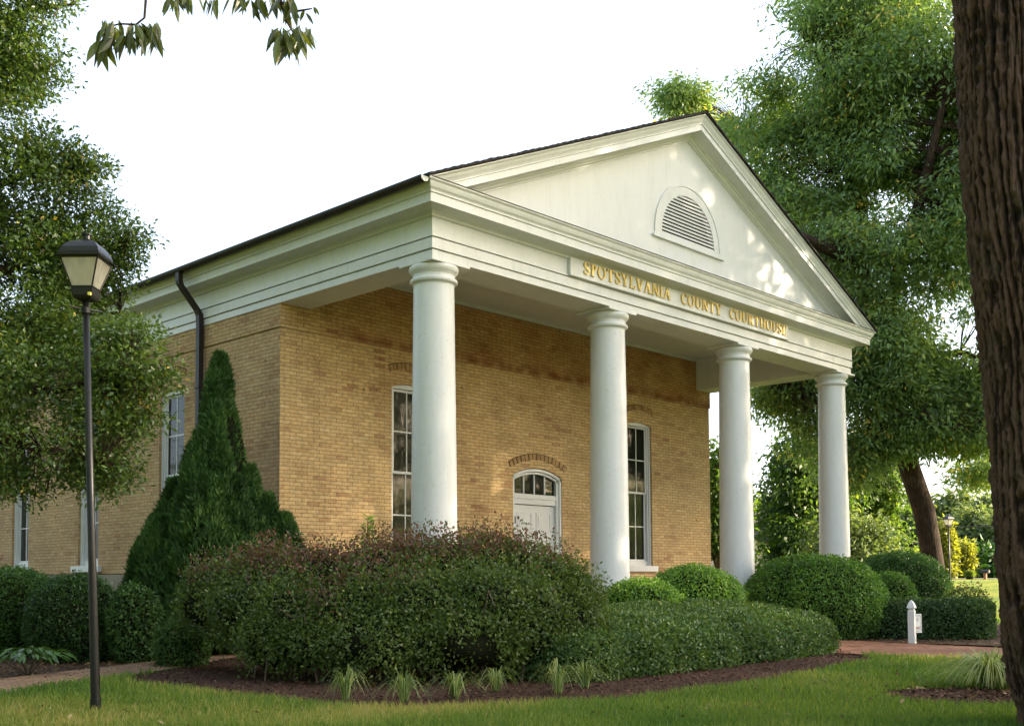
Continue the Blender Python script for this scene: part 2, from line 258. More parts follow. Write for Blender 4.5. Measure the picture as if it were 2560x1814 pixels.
# ------------------------------------------------------------------ mesh helpers
def tag(o, label=None, cat=None, group=None, kind=None):
    if label: o['label'] = label
    if cat: o['category'] = cat
    if group: o['group'] = group
    if kind: o['kind'] = kind
    return o
def empty(name, loc=(0, 0, 0)):
    o = bpy.data.objects.new(name, None); o.location = loc; o.empty_display_size = 0.3; COL.objects.link(o); return o
class MB:
    def __init__(s): s.v = []; s.f = []; s.m = []
    def add(s, vs, fs, m=0):
        b = len(s.v); s.v += [tuple(map(float, v)) for v in vs]; s.f += [tuple(b+i for i in f) for f in fs]; s.m += [m]*len(fs)
    def box(s, x0, x1, y0, y1, z0, z1, m=0):
        s.add([(x0,y0,z0),(x1,y0,z0),(x1,y1,z0),(x0,y1,z0),(x0,y0,z1),(x1,y0,z1),(x1,y1,z1),(x0,y1,z1)],
              [(0,3,2,1),(4,5,6,7),(0,1,5,4),(1,2,6,5),(2,3,7,6),(3,0,4,7)], m)
    def lathe(s, prof, cx, cy, n=48, m=0, caps=True, sharp=0.5):
        runs = [[prof[0]]]
        for k in range(1, len(prof)):
            runs[-1].append(prof[k])
            if k < len(prof)-1:
                a1 = math.atan2(prof[k][1]-prof[k-1][1], prof[k][0]-prof[k-1][0]); a2 = math.atan2(prof[k+1][1]-prof[k][1], prof[k+1][0]-prof[k][0])
                if abs((a2-a1+math.pi) % (2*math.pi)-math.pi) > sharp: runs.append([prof[k]])
        for run in runs:
            vs = []; fs = []
            for r, z in run:
                for i in range(n):
                    a = 2*math.pi*i/n; vs.append((cx+r*math.cos(a), cy+r*math.sin(a), z))
            for j in range(len(run)-1):
                for i in range(n):
                    k = (i+1) % n; fs.append((j*n+i, j*n+k, (j+1)*n+k, (j+1)*n+i))
            s.add(vs, fs, m)
        if caps:
            for (r, z), fl in ((prof[0], -1), (prof[-1], 1)):
                s.add([(cx+r*math.cos(2*math.pi*i/n), cy+r*math.sin(2*math.pi*i/n), z) for i in range(n)], [tuple(range(n))[::fl]], m)
    def tube(s, pts, rad, n=8, m=0, caps=True):
        pts = [Vector(p) for p in pts]; rad = rad if hasattr(rad, '__len__') else [rad]*len(pts)
        vs = []; fs = []; up = None
        for i, p in enumerate(pts):
            d = (pts[min(i+1, len(pts)-1)]-pts[max(i-1, 0)]).normalized()
            a = (up - d*up.dot(d)) if up is not None else d.cross(Vector((0.3, 0.5, 0.8)))
            if a.length < 1e-4: a = d.orthogonal()
            a.normalize(); up = a; b = d.cross(a)
            for k in range(n):
                t = 2*math.pi*k/n; vs.append(p + (a*math.cos(t)+b*math.sin(t))*rad[i])
        for j in range(len(pts)-1):
            for k in range(n):
                q = (k+1) % n; fs.append((j*n+k, j*n+q, (j+1)*n+q, (j+1)*n+k))
        if caps and n > 3: fs.append(tuple(range(n-1, -1, -1))); fs.append(tuple(range((len(pts)-1)*n, len(pts)*n)))
        s.add(vs, fs, m)
    def build(s, name, mats, parent=None, smooth=False, loc=None, bevel=0):
        me = bpy.data.meshes.new(name)
        off = Vector(loc) if loc is not None else Vector((0, 0, 0))
        vs = [tuple(Vector(v)-off) for v in s.v] if loc is not None else s.v
        me.from_pydata(vs, [], s.f)
        mats = mats if isinstance(mats, (list, tuple)) else [mats]
        for m in mats: me.materials.append(m)
        if len(mats) > 1: me.polygons.foreach_set('material_index', s.m)
        if smooth: me.polygons.foreach_set('use_smooth', [True]*len(s.f))
        uvl = me.uv_layers.new(name='UVMap'); 
        nv = len(me.loops); co = np.empty(len(me.vertices)*3); me.vertices.foreach_get('co', co); co = co.reshape(-1, 3)
        if loc is not None: co = co + np.array(off)
        li = np.empty(nv, int); me.loops.foreach_get('vertex_index', li)
        nr = np.empty(len(me.polygons)*3); me.polygons.foreach_get('normal', nr); nr = np.abs(nr.reshape(-1, 3))
        lt = np.empty(len(me.polygons), int); me.polygons.foreach_get('loop_total', lt); nl = np.repeat(nr, lt, axis=0)
        c = co[li]; hz = nl[:, 2] > 0.8; xs = (nl[:, 0] > nl[:, 1])
        uv = np.where(hz[:, None], c[:, :2], np.where(xs[:, None], c[:, [1, 2]], c[:, [0, 2]]))
        uvl.data.foreach_set('uv', uv.astype(np.float32).ravel())
        o = bpy.data.objects.new(name, me); COL.objects.link(o)
        if loc is not None: o.location = loc
        if parent is not None:
            o.parent = parent
            if loc is None: o.matrix_parent_inverse = parent_world(parent).inverted()
            else: o.location = Vector(loc)-parent_world(parent).translation
        if bevel:
            b = o.modifiers.new('bevel', 'BEVEL'); b.width = bevel; b.segments = 2; b.limit_method = 'ANGLE'
        return o
def parent_world(p):
    m = Matrix.Translation(p.location) if p.parent is None else parent_world(p.parent) @ p.matrix_parent_inverse @ Matrix.Translation(p.location)
    return m
def quads(name, V, mats, parent=None, var=None, k=4, smooth=False, extra=None):
    """V: (n,k,3) separate polygons; var: (n,) colour variation"""
    n = len(V); me = bpy.data.meshes.new(name)
    nv = n*k; ev = ef = 0
    me.vertices.add(nv); me.vertices.foreach_set('co', np.ascontiguousarray(V, dtype=np.float32).ravel())
    me.loops.add(nv); me.loops.foreach_set('vertex_index', np.arange(nv, dtype=np.int32))
    me.polygons.add(n); me.polygons.foreach_set('loop_start', np.arange(0, nv, k, dtype=np.int32)); me.polygons.foreach_set('loop_total', np.full(n, k, dtype=np.int32))
    if var is not None:
        a = me.attributes.new('v', 'FLOAT', 'FACE'); a.data.foreach_set('value', np.clip(var, 0, 1).astype(np.float32))
    mats = mats if isinstance(mats, (list, tuple)) else [mats]
    for m in mats: me.materials.append(m)
    me.update(calc_edges=True); me.validate()
    o = bpy.data.objects.new(name, me); COL.objects.link(o)
    if parent is not None:
        o.parent = parent; o.matrix_parent_inverse = parent_world(parent).inverted()
    return o
def unit(a): return a/np.maximum(np.linalg.norm(a, axis=-1, keepdims=True), 1e-9)
def leafV(P, D, Nn, L, W, fold=0.18):
    D = unit(D); Sd = unit(np.cross(D, Nn)); Nn = np.cross(Sd, D); L = np.asarray(L)[:, None]; W = np.asarray(W)[:, None]
    a = P; t = P + D*L; mid = P + D*L*0.45
    return np.stack([a, mid+Sd*W*0.5+Nn*W*fold, t-Nn*L*0.06, mid-Sd*W*0.5+Nn*W*fold], axis=1)
def noise3(P, scale, seed=0, octaves=3):
    P = np.asarray(P)*scale + seed*17.13; out = 0; amp = 1; tot = 0
    for o in range(octaves):
        i = np.floor(P).astype(np.int64); f = P-i; f = f*f*(3-2*f); v = 0
        for dx in (0, 1):
            for dy in (0, 1):
                for dz in (0, 1):
                    h = ((i[..., 0]+dx)*73856093) ^ ((i[..., 1]+dy)*19349663) ^ ((i[..., 2]+dz)*83492791) ^ (seed*2654435)
                    h = (h ^ (h >> 13))*1274126177; h = (h ^ (h >> 16)) & 0xffff
                    wgt = (f[..., 0] if dx else 1-f[..., 0])*(f[..., 1] if dy else 1-f[..., 1])*(f[..., 2] if dz else 1-f[..., 2])
                    v = v + wgt*(h/65535.0)
        out = out+amp*v; tot += amp; amp *= 0.5; P = P*2.03+5.1
    return out/tot
def inpoly(x, y, poly):
    poly = np.asarray(poly)[:, :2]; c = np.zeros(len(x), bool); n = len(poly); j = n-1
    for i in range(n):
        xi, yi = poly[i]; xj, yj = poly[j]
        if yi != yj:
            cr = ((yi > y) != (yj > y)) & (x < (xj-xi)*(y-yi)/(yj-yi)+xi); c ^= cr
        j = i
    return c

# ------------------------------------------------------------------ terrain
def sstep(t): t = np.clip(t, 0, 1); return t*t*(3-2*t)
def terrain(x, y): return G + 0.86*sstep((np.asarray(x)-17.0)/28.0)
def terrain_sheet():
    xs = np.concatenate([np.array([-400, -200, -100, -50, -25]), np.arange(-15, 60, 1.5), np.array([70, 90, 130, 200, 400, 800])])
    ys = np.concatenate([np.array([-400, -200, -100, -50, -30]), np.arange(-22, 40, 2.0), np.array([50, 80, 150, 300, 800])])
    X, Y = np.meshgrid(xs, ys, indexing='ij'); Z = terrain(X, Y)
    mb = MB(); nY = len(ys)
    vs = np.stack([X, Y, Z], -1).reshape(-1, 3)
    fs = [(i*nY+j, (i+1)*nY+j, (i+1)*nY+j+1, i*nY+j+1) for i in range(len(xs)-1) for j in range(nY-1)]
    mb.add(vs, fs); return tag(mb.build('lawn', lawnm, smooth=True), kind='structure')
terrain_sheet()
def px_poly(lst, z=G): return [tuple(onZ(x, y, z)[:2]) for x, y in lst]
def sheet(name, poly, z, m, kind='structure'):
    mb = MB(); mb.add([(x, y, z) for x, y in poly], [tuple(range(len(poly)))])
    return tag(mb.build(name, m), kind=kind)
def wobble_line(pts, n, amp, seed=0):
    out = []
    for a, b in zip(pts[:-1], pts[1:]):
        for k in range(n):
            t = k/n; x = a[0]+(b[0]-a[0])*t; y = a[1]+(b[1]-a[1])*t
            q = mnoise.noise_vector(Vector((x*1.7, y*1.7, seed)))*amp; out.append((x+q.x, y+q.y))
    out.append(pts[-1]); return out
front_edge = wobble_line(px_poly([(330, 1712), (460, 1728), (600, 1746), (800, 1770), (1000, 1779), (1300, 1773), (1550, 1757), (1756, 1732), (1900, 1709), (2023, 1686), (2120, 1664), (2190, 1648)]), 6, 0.08)
near_edge = px_poly([(620, 1640), (400, 1681), (330, 1693)])
bed_main = front_edge + [(7.0, -1.4), (12.6, -0.6), (12.6, 3.0), (0.1, 3.0)] + [(-0.02, 4.5)] + near_edge
path_left = px_poly([(-300, 1788), (0, 1742), (180, 1712), (400, 1680), (620, 1640)]) + [(-0.05, 5.2)] + px_poly([(620, 1624), (400, 1654), (180, 1679), (0, 1700), (-300, 1738)])
bed_left = px_poly([(-300, 1738), (0, 1700), (180, 1679), (400, 1654), (620, 1624)]) + [(0.1, 5.4), (0.1, 20), (-5.5, 20)]
P1 = [tuple(onZ(2080, 1635)[:2]), tuple(onZ(2300, 1645)[:2]), tuple(onZ(2520, 1651)[:2])]
P2 = [tuple(onZ(2520, 1621)[:2]), tuple(onZ(2300, 1610)[:2]), tuple(onZ(2080, 1602)[:2])]
def extend(a, b, d): v = np.array(b)-np.array(a); v = v/np.linalg.norm(v); return tuple(np.array(b)+v*d)
path_right = [(5.0, -0.4), P1[0], P1[1], P1[2], extend(P1[1], P1[2], 9)] + [extend(P2[1], P2[0], 9), P2[0], P2[1], P2[2], (8.4, -0.4)]
bed_right = [(8.5, -0.3), P2[2], P2[1], P2[0], extend(P2[1], P2[0], 1.2), extend(P2[1], P2[0], 1.2), (15.0, -3.6), (16.5, 3.0), (12.6, 3.0)]
ring_c = onZ(2425, 1745); bed_ring = [(ring_c[0]+0.85*math.cos(a)+0.35*math.sin(a)*0.0, ring_c[1]+0.75*math.sin(a)) for a in np.linspace(0, 2*math.pi, 24, endpoint=False)]
sheet('flower_bed', bed_main, G+0.012, mulch); sheet('planting_bed', bed_left, G+0.010, soil)
sheet('planting_bed', bed_right, G+0.010, soil); sheet('mulch_ring', bed_ring, G+0.012, mulch)
sheet('brick_path', path_left, G+0.022, pathbrick2)
sheet('brick_path', path_right, G+0.026, pathbrick)
# far road past the lawn
a = ground(1500, 62); 
rd = [at(1700, 1441, 60)[:2], at(3200, 1441, 60)[:2], at(3200, 1441, 66)[:2], at(1700, 1441, 66)[:2]]
mb = MB(); 
def strip(mb, p, q, w, n, lift):
    p = np.array(p); q = np.array(q); d = unit(q-p); s = np.array([-d[1], d[0]])
    vs = []
    for i in range(n+1):
        c = p+(q-p)*i/n
        for sd in (-0.5, 0.5): e = c+s*w*sd; vs.append((e[0], e[1], float(terrain(e[0], e[1]))+lift))
    mb.add(vs, [(2*i, 2*i+1, 2*i+3, 2*i+2) for i in range(n)])
strip(mb, at(1500, 1441, 62)[:2], at(3600, 1441, 62)[:2], 5.0, 60, 0.03)
tag(mb.build('road', asphalt), kind='structure')

# ------------------------------------------------------------------ courthouse
X0, X1, XM, YB, YEND = 0.0, 12.0, 6.0, 3.545, 22.0
ZF, ZC, ZB, ZBOT = 4.813, 4.547, 4.389, 4.277      # top of frieze, board lines, underside
ZT = 5.17; SL = 0.4345
CH = empty('courthouse', (6.0, 3.5, G))
tag(CH, 'tan brick courthouse with a white columned portico and gilded name board', 'courthouse')
XB0, XB1 = 0.035, 11.965
def arch_z(u, a, b, spring, rise):
    if rise <= 0: return spring
    c = (a+b)/2; hw = (b-a)/2; R = (hw*hw+rise*rise)/(2*rise)
    return spring+rise-R+math.sqrt(max(R*R-(u-c)**2, 0))
def wall_panel(mb, P, u0, u1, z0, z1, ops, depth=0.20, m=0):
    """P(u, d, z) -> xyz, d = depth into the wall; ops: (a, b, sill, spring, rise)"""
    us = sorted({u0, u1, *[o[0] for o in ops], *[o[1] for o in ops]})
    for a, b in zip(us[:-1], us[1:]):
        op = next((o for o in ops if abs(o[0]-a) < 1e-6), None)
        if op is None: mb.add([P(a,0,z0), P(b,0,z0), P(b,0,z1), P(a,0,z1)], [(0,1,2,3)], m); continue
        _, _, sill, spr, rise = op
        if sill > z0: mb.add([P(a,0,z0), P(b,0,z0), P(b,0,sill), P(a,0,sill)], [(0,1,2,3)], m)
        mb.add([P(a,0,sill), P(b,0,sill), P(b,depth,sill), P(a,depth,sill)], [(0,1,2,3)], m)
        mb.add([P(a,0,sill), P(a,depth,sill), P(a,depth,spr), P(a,0,spr)], [(0,1,2,3)], m)
        mb.add([P(b,0,sill), P(b,0,spr), P(b,depth,spr), P(b,depth,sill)], [(0,1,2,3)], m)
        n = 14
        for k in range(n):
            ua = a+(b-a)*k/n; ub = a+(b-a)*(k+1)/n; za = arch_z(ua,a,b,spr,rise); zb = arch_z(ub,a,b,spr,rise)
            mb.add([P(ua,0,za), P(ub,0,zb), P(ub,0,z1), P(ua,0,z1)], [(0,1,2,3)], m)
            mb.add([P(ua,0,za), P(ua,depth,za), P(ub,depth,zb), P(ub,0,zb)], [(0,1,2,3)], m)
Pf = lambda u, d, z: (u, YB+d, z)
Pl = lambda u, d, z: (XB0+d, u, z)
WS, WSP, WR = 0.228, 3.25, 0.075          # sill, spring, rise of the windows
DOOR = (5.283, 6.700, FLOOR, 1.94, 0.165)
FW = [(2.295, 3.145), (8.845, 9.695)]
SWN = [(6.40, 7.25), (9.53, 10.38), (12.70, 13.55), (15.86, 16.71), (19.0, 19.85)]
ZBAND = 3.913; ZFD = 0.102
mb = MB(); wall_panel(mb, Pf, XB0, XB1, FLOOR, ZBAND, [(FW[0][0], FW[0][1], WS, WSP, WR), DOOR, (FW[1][0], FW[1][1], WS, WSP, WR)])
Pf2 = lambda u, d, z: (u, YB-0.022+d, z)
mb.add([Pf2(XB0-.022,0,ZBAND), Pf2(XB1+.022,0,ZBAND), Pf2(XB1+.022,0,5.02), Pf2(XB0-.022,0,5.02)], [(0,1,2,3)])
mb.add([Pf2(XB0-.022,0,ZBAND), Pf2(XB1+.022,0,ZBAND), Pf2(XB1+.022,.022,ZBAND), Pf2(XB0-.022,.022,ZBAND)], [(0,1,2,3)])
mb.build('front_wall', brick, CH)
mb = MB(); wall_panel(mb, Pl, YB, YEND, ZFD, ZBAND, [(a, b, WS, WSP, WR) for a, b in SWN])
Pl2 = lambda u, d, z: (XB0-.022+d, u, z)
mb.add([Pl2(YB-.022,0,ZBAND), Pl2(YEND,0,ZBAND), Pl2(YEND,0,4.4), Pl2(YB-.022,0,4.4)], [(0,1,2,3)])
mb.add([Pl2(YB-.022,0,ZBAND), Pl2(YEND,0,ZBAND), Pl2(YEND,.022,ZBAND), Pl2(YB-.022,.022,ZBAND)], [(0,1,2,3)])
mb.build('side_wall', brick_shaded, CH)
mb = MB()
mb.add([(XB1,YB,FLOOR), (XB1,YEND,FLOOR), (XB1,YEND,ZBAND), (XB1,YB,ZBAND)], [(0,1,2,3)])
mb.add([(XB1+.022,YB-.022,ZBAND), (XB1+.022,YEND,ZBAND), (XB1+.022,YEND,4.4), (XB1+.022,YB-.022,4.4)], [(0,1,2,3)])
mb.add([(XB1+.022,YB-.022,ZBAND), (XB1+.022,YEND,ZBAND), (XB1,YEND,ZBAND), (XB1,YB-.022,ZBAND)], [(0,1,2,3)])
mb.add([(XB0,YEND,G), (XB1,YEND,G), (XB1,YEND,4.4), (XB0,YEND,4.4)], [(0,1,2,3)])
mb.build('side_wall', brick_shaded, CH)
mb = MB(); mb.box(XB0-0.05, XB0+0.1, YB+0.0, YEND, G-0.2, ZFD-0.015); mb.build('foundation', concrete, CH); mb = MB(); mb.box(XB1-0.1, XB1+.05, YB, YEND, G-0.2, FLOOR+.2)
mb.build('foundation', concrete, CH)
# dark interior behind the panes
mb = MB(); mb.box(XB0+0.45, XB1-0.45, YB+0.45, YEND-0.4, FLOOR, 3.9); mb.build('interior', dark_gap, CH)
mb = MB(); mb.box(-0.15, 12.15, -0.2, YB-0.002, G-0.1, FLOOR); mb.box(4.6, 7.4, -0.9, -0.2, G-.1, FLOOR-0.17)
mb.build('porch_floor', concrete, CH)
mb = MB(); mb.add([(0.3,0.3,4.985), (11.7,0.3,4.985), (11.7,YB+.05,4.985), (0.3,YB+.05,4.985)], [(3,2,1,0)])
mb.box(0.50, 11.5, YB-0.075, YB-0.023, 4.93, 4.984); mb.box(0.585, 0.63, 0.6, YB-.076, 4.93, 4.984); mb.box(11.37, 11.415, 0.6, YB-.076, 4.93, 4.984); mb.box(0.64, 11.36, 0.585, 0.63, 4.93, 4.984)
mb.build('porch_ceiling', paint, CH)

# entablature swept round three sides
def sweep3(mb, prof, ye=YEND, m=0):
    n = len(prof); vs = []
    for d, z in prof: vs += [(X1+d, ye, z), (X1+d, -d, z), (X0-d, -d, z), (X0-d, ye, z)]
    fs = []
    for i in range(n-1):
        for j in range(3): fs.append((4*i+j, 4*i+j+1, 4*(i+1)+j+1, 4*(i+1)+j))
    mb.add(vs, fs, m)
mb = MB()
sweep3(mb, [(-0.585, ZBOT), (0.0, ZBOT)])
sweep3(mb, [(0.0, ZBOT), (0.0, ZB-0.010), (-0.02, ZB-0.008), (-0.02, ZB+0.006), (0.022, ZB+0.006), (0.022, ZC-0.012), (-0.005, ZC-0.010), (-0.005, ZC+0.006), (0.034, ZC+0.006), (0.034, ZC+0.016), (0.02, ZC+0.02), (0.02, ZF)])
vs = [(0.585, YB-.03, ZBOT), (0.585, 0.585, ZBOT), (11.415, 0.585, ZBOT), (11.415, YB-.03, ZBOT)]; vs += [(x, y, 4.99) for x, y, z in vs]
mb.add(vs, [(0,1,5,4), (1,2,6,5), (2,3,7,6)])
for xj in (0.66, 5.93, 10.3): mb.box(xj, xj+0.006, -0.004, 0.0-.0005, ZBOT+.004, ZB-.012); mb.box(xj+.9, xj+.906, -0.026, -0.0225, ZB+.01, ZC-.014)
for yj in (1.78, 6.9, 11.2): mb.box(-0.004, -.0005, yj, yj+.006, ZBOT+.004, ZB-.012); mb.box(-0.026, -0.0225, yj+.02, yj+.026, ZB+.01, ZC-.014)
mb.build('entablature', paint, CH)
mb = MB()
bed = [(0.02, ZF-0.004), (0.045, ZF+0.004), (0.06, ZF+0.030), (0.085, ZF+0.045), (0.10, ZF+0.055), (0.285, ZF+0.085), (0.285, ZF+0.075), (0.30, ZF+0.075), (0.30, 5.005), (0.318, 5.012), (0.318, 5.028), (0.325, 5.045), (0.345, 5.068), (0.358, 5.10), (0.366, 5.13), (0.385, 5.15), (0.392, 5.152), (0.392, ZT)]
sweep3(mb, bed)
mb.add([(-0.392, -0.392, ZT), (12.392, -0.392, ZT), (12.392, 0.05, ZT+0.02), (-0.392, 0.05, ZT+0.02)], [(0,1,2,3)])
mb.build('cornice', paint, CH)
# dark flashing edge on top of the horizontal cornice
mb = MB(); mb.box(-0.36, 12.36, -0.401, 0.0, ZT+0.002, ZT+0.012); mb.build('flashing', gutterm, CH)
# raking cornice
mb = MB()
co_ = math.cos(math.atan(SL))
rk = [(0.392, 0.0), (0.392, 0.016), (0.385, 0.02), (0.366, 0.035), (0.35, 0.07), (0.33, 0.10), (0.318, 0.125), (0.318, 0.14), (0.30, 0.145), (0.30, 0.235), (0.285, 0.235), (0.285, 0.225), (0.10, 0.25), (0.09, 0.268), (0.06, 0.28), (0.045, 0.31), (0.02, 0.325), (0.02, 0.345), (0.0, 0.35)]
for sgn in (1, -1):
    vs = []
    for d, h in rk:
        hv = h/co_; xs = -0.392+hv/SL if hv > 0 else -0.392
        for x in (xs, 6.0):
            z = ZT+(x+0.392)*SL-hv; X = x if sgn > 0 else 12.0-x
            vs.append((X, -d, z))
    mb.add(vs, [(2*i, 2*i+1, 2*i+3, 2*i+2) if sgn < 0 else (2*i+2, 2*i+3, 2*i+1, 2*i) for i in range(len(rk)-1)])
mb.build('raking_cornice', paint, CH)
# tympanum with a half-round opening
VC, VZ, VR = 6.0, 5.785, 0.80
mb = MB(); ztop = lambda x: ZT+(min(x, 12-x)+0.392)*SL-0.3
xs = sorted(set(list(np.linspace(-0.1, VC-VR, 12))+[VC-VR*math.cos(a) for a in np.linspace(0, math.pi, 33)]+list(np.linspace(VC+VR, 12.1, 12))+[6.0]))
for a, b in zip(xs[:-1], xs[1:]):
    if b-a < 1e-6: continue
    if a >= VC-VR-1e-6 and b <= VC+VR+1e-6:
        za = VZ+math.sqrt(max(VR**2-(a-VC)**2, 0)); zb = VZ+math.sqrt(max(VR**2-(b-VC)**2, 0))
        mb.add([(a,0,ZT-.02), (b,0,ZT-.02), (b,0,VZ), (a,0,VZ)], [(0,1,2,3)]); mb.add([(a,0,za), (b,0,zb), (b,0,ztop(b)), (a,0,ztop(a))], [(0,1,2,3)])
    else: mb.add([(a,0,ZT-.02), (b,0,ZT-.02), (b,0,ztop(b)), (a,0,ztop(a))], [(0,1,2,3)])
mb.build('tympanum', paint, CH)
VT = empty('gable_vent', (VC, 0, VZ)); VT.parent = CH; VT.matrix_parent_inverse = parent_world(CH).inverted()
def halfring(mb, r0, r1, y0, y1, zc=VZ, n=36, legs=0.0):
    vs = []; fs = []
    for i in range(n+1):
        a = math.pi*i/n
        for r, y in ((r0, y0), (r1, y0), (r1, y1), (r0, y1)):
            vs.append((VC-r*math.cos(a), y, zc+r*math.sin(a)))
    for i in range(n):
        for j in range(4): k = (j+1) % 4; fs.append((4*i+j, 4*(i+1)+j, 4*(i+1)+k, 4*i+k))
    fs += [(0,1,2,3), (4*n+3, 4*n+2, 4*n+1, 4*n)]
    mb.add(vs, fs)
mb = MB(); halfring(mb, 0.795, 0.95, -0.014, 0.08); halfring(mb, 0.952, 1.00, -0.024, 0.02); mb.box(VC-1.00, VC+1.00, -0.014, 0.08, VZ-0.075, VZ-0.001); mb.box(VC-1.07, VC+1.07, -0.045, 0.02, VZ-0.112, VZ-0.076)
mb.build('vent_frame', paint, VT)
mb = MB()
nl = 13
for i in range(nl):
    z = VZ+0.004+i*VR/nl; hw = math.sqrt(max(VR**2-(z-VZ+0.01)**2, 0.0))-0.004
    if hw < 0.06: continue
    zt = z+0.040
    zt = z+0.012
    mb.add([(VC-hw, 0.0, z), (VC+hw, 0.0, z), (VC+hw, 0.03, zt), (VC-hw, 0.03, zt), (VC-hw, 0.003, z+0.02), (VC+hw, 0.003, z+0.02), (VC+hw, 0.03, zt+.012), (VC-hw, 0.03, zt+.012)],
           [(0,1,2,3), (7,6,5,4), (0,4,5,1), (3,2,6,7)])
    mb.box(VC-hw, VC+hw, -0.006, 0.0029, z-0.004, z+0.027)
mb.build('louvre_slats', paint, VT)
mb = MB(); mb.box(VC-VR-.05, VC+VR+.05, 0.10, 0.12, VZ-.05, VZ+VR+.05); mb.build('vent_shade_backing', dark_gap, VT)  # near-black sheet painting the deep shade behind the slats

# name board and letters
mb = MB(); mb.box(2.745, 9.265, -0.085, -0.021, 4.557, 4.838)
brd = mb.build('name_board', paint, CH, bevel=0.006)
def stroke(pts, ws):
    out = []; P = [Vector(p) for p in pts]; Lf = []; Rt = []
    for i, p in enumerate(P):
        d = (P[min(i+1, len(P)-1)]-P[max(i-1, 0)]).normalized(); nrm = Vector((-d.y, d.x)); w_ = ws[i]/2
        Lf.append(p+nrm*w_); Rt.append(p-nrm*w_)
    for i in range(len(P)-1): out.append([Lf[i], Rt[i], Rt[i+1], Lf[i+1]])
    return out
TK, TN = 0.17, 0.075
def rect(x0, x1, y0, y1): return [(x0, y0), (x1, y0), (x1, y1), (x0, y1)]
def ring(cx, cy, rx, ry, a0, a1, n=14, tk=TK, tn=TN):
    o = []
    for i in range(n):
        q = []
        for a, r in ((a0+(a1-a0)*i/n, 0), (a0+(a1-a0)*(i+1)/n, 0), (a0+(a1-a0)*(i+1)/n, 1), (a0+(a1-a0)*i/n, 1)):
            a = math.radians(a); q.append((cx+(rx-tk*r)*math.cos(a), cy+(ry-tn*r)*math.sin(a)))
        o.append(q)
    return o
def serif(x, y, w_=0.26): return rect(x-w_/2, x+w_/2, y, y+0.05)
def stemg(x, w_=TK, top=True, bot=True):
    o = [rect(x-w_/2, x+w_/2, 0.0, 1.0)]
    if top: o.append(serif(x, 0.95, w_+0.16))
    if bot: o.append(serif(x, 0.0, w_+0.16))
    return o
def diag(x0, y0, x1, y1, w_): h = w_/2; return [(x0-h, y0), (x0+h, y0), (x1+h, y1), (x1-h, y1)]
def glyph(c):
    if c == 'I': return stemg(0.16), 0.32
    if c == 'L': return stemg(0.18)+[rect(0.1, 0.6, 0, TN), rect(0.54, 0.6, 0, 0.25)], 0.62
    if c == 'T': return stemg(0.36, top=False)+[rect(0.02, 0.70, 1-TN, 1), rect(0.02, 0.08, 0.76, 1), rect(0.64, 0.70, 0.76, 1)], 0.72
    if c == 'E': return stemg(0.18)+[rect(0.1, 0.58, 0, TN), rect(0.1, 0.56, 1-TN, 1), rect(0.2, 0.46, 0.49, 0.49+TN), rect(0.52, 0.58, 0, 0.24), rect(0.50, 0.56, 0.78, 1), rect(0.42, 0.46, 0.4, 0.65)], 0.62
    if c == 'H': return stemg(0.18)+stemg(0.66)+[rect(0.18, 0.66, 0.48, 0.48+TN)], 0.84
    if c == 'N': return stemg(0.14, TN)+stemg(0.66, TN, bot=False)+[diag(0.66, 0.0, 0.14, 1.0, TK+.03)], 0.80
    if c == 'U': return [rect(0.10, 0.10+TK, 0.3, 1.0), rect(0.62, 0.62+TN, 0.3, 1.0), serif(0.185, 0.95, 0.33), serif(0.655, 0.95, 0.25)]+ring(0.40, 0.32, 0.30, 0.32, 180, 360, tk=0.13), 0.80
    if c == 'O': return ring(0.40, 0.5, 0.40, 0.52, 0, 360, 28), 0.80
    if c == 'C': return ring(0.40, 0.5, 0.40, 0.52, 48, 312, 22)+[rect(0.60, 0.66, 0.66, 0.92)], 0.70
    if c == 'P': return stemg(0.18)+ring(0.26, 0.73, 0.34, 0.27, -90, 90)+[rect(0.18, 0.27, 1-TN, 1), rect(0.18, 0.27, 0.46, 0.46+TN)], 0.62
    if c == 'R': return glyph('P')[0]+[diag(0.66, 0.0, 0.34, 0.5, TK+.03), serif(0.66, 0, 0.28)], 0.78
    if c == 'V': return [diag(0.38, 0.0, 0.12, 1.0, TK+.02), diag(0.38, 0.0, 0.64, 1.0, TN+.02), serif(0.12, 0.95, 0.32), serif(0.64, 0.95, 0.24)], 0.76
    if c == 'A': return [diag(0.64, 0.0, 0.38, 1.0, TK+.02), diag(0.12, 0.0, 0.38, 1.0, TN+.02), serif(0.12, 0, 0.24), serif(0.64, 0, 0.32), rect(0.2, 0.56, 0.34, 0.34+TN)], 0.76
    if c == 'Y': return [rect(0.36-TK/2, 0.36+TK/2, 0, 0.5), serif(0.36, 0, 0.33), diag(0.36, 0.46, 0.11, 1.0, TK+.02), diag(0.36, 0.46, 0.62, 1.0, TN+.02), serif(0.11, 0.95, 0.32), serif(0.62, 0.95, 0.24)], 0.74
    if c == 'S':
        pts = [(0.50, 0.76), (0.46, 0.90), (0.33, 0.975), (0.18, 0.94), (0.10, 0.82), (0.11, 0.69), (0.20, 0.60), (0.32, 0.52), (0.44, 0.43), (0.52, 0.32), (0.51, 0.17), (0.40, 0.05), (0.25, 0.02), (0.12, 0.09), (0.07, 0.25)]
        ws = [.05, .06, .08, .10, .13, .16, .18, .19, .18, .16, .13, .10, .08, .06, .05]
        return stroke(pts, ws)+[rect(0.47, 0.52, 0.70, 0.95), rect(0.05, 0.10, 0.05, 0.30)], 0.58
LH, LB = 0.192, 4.628
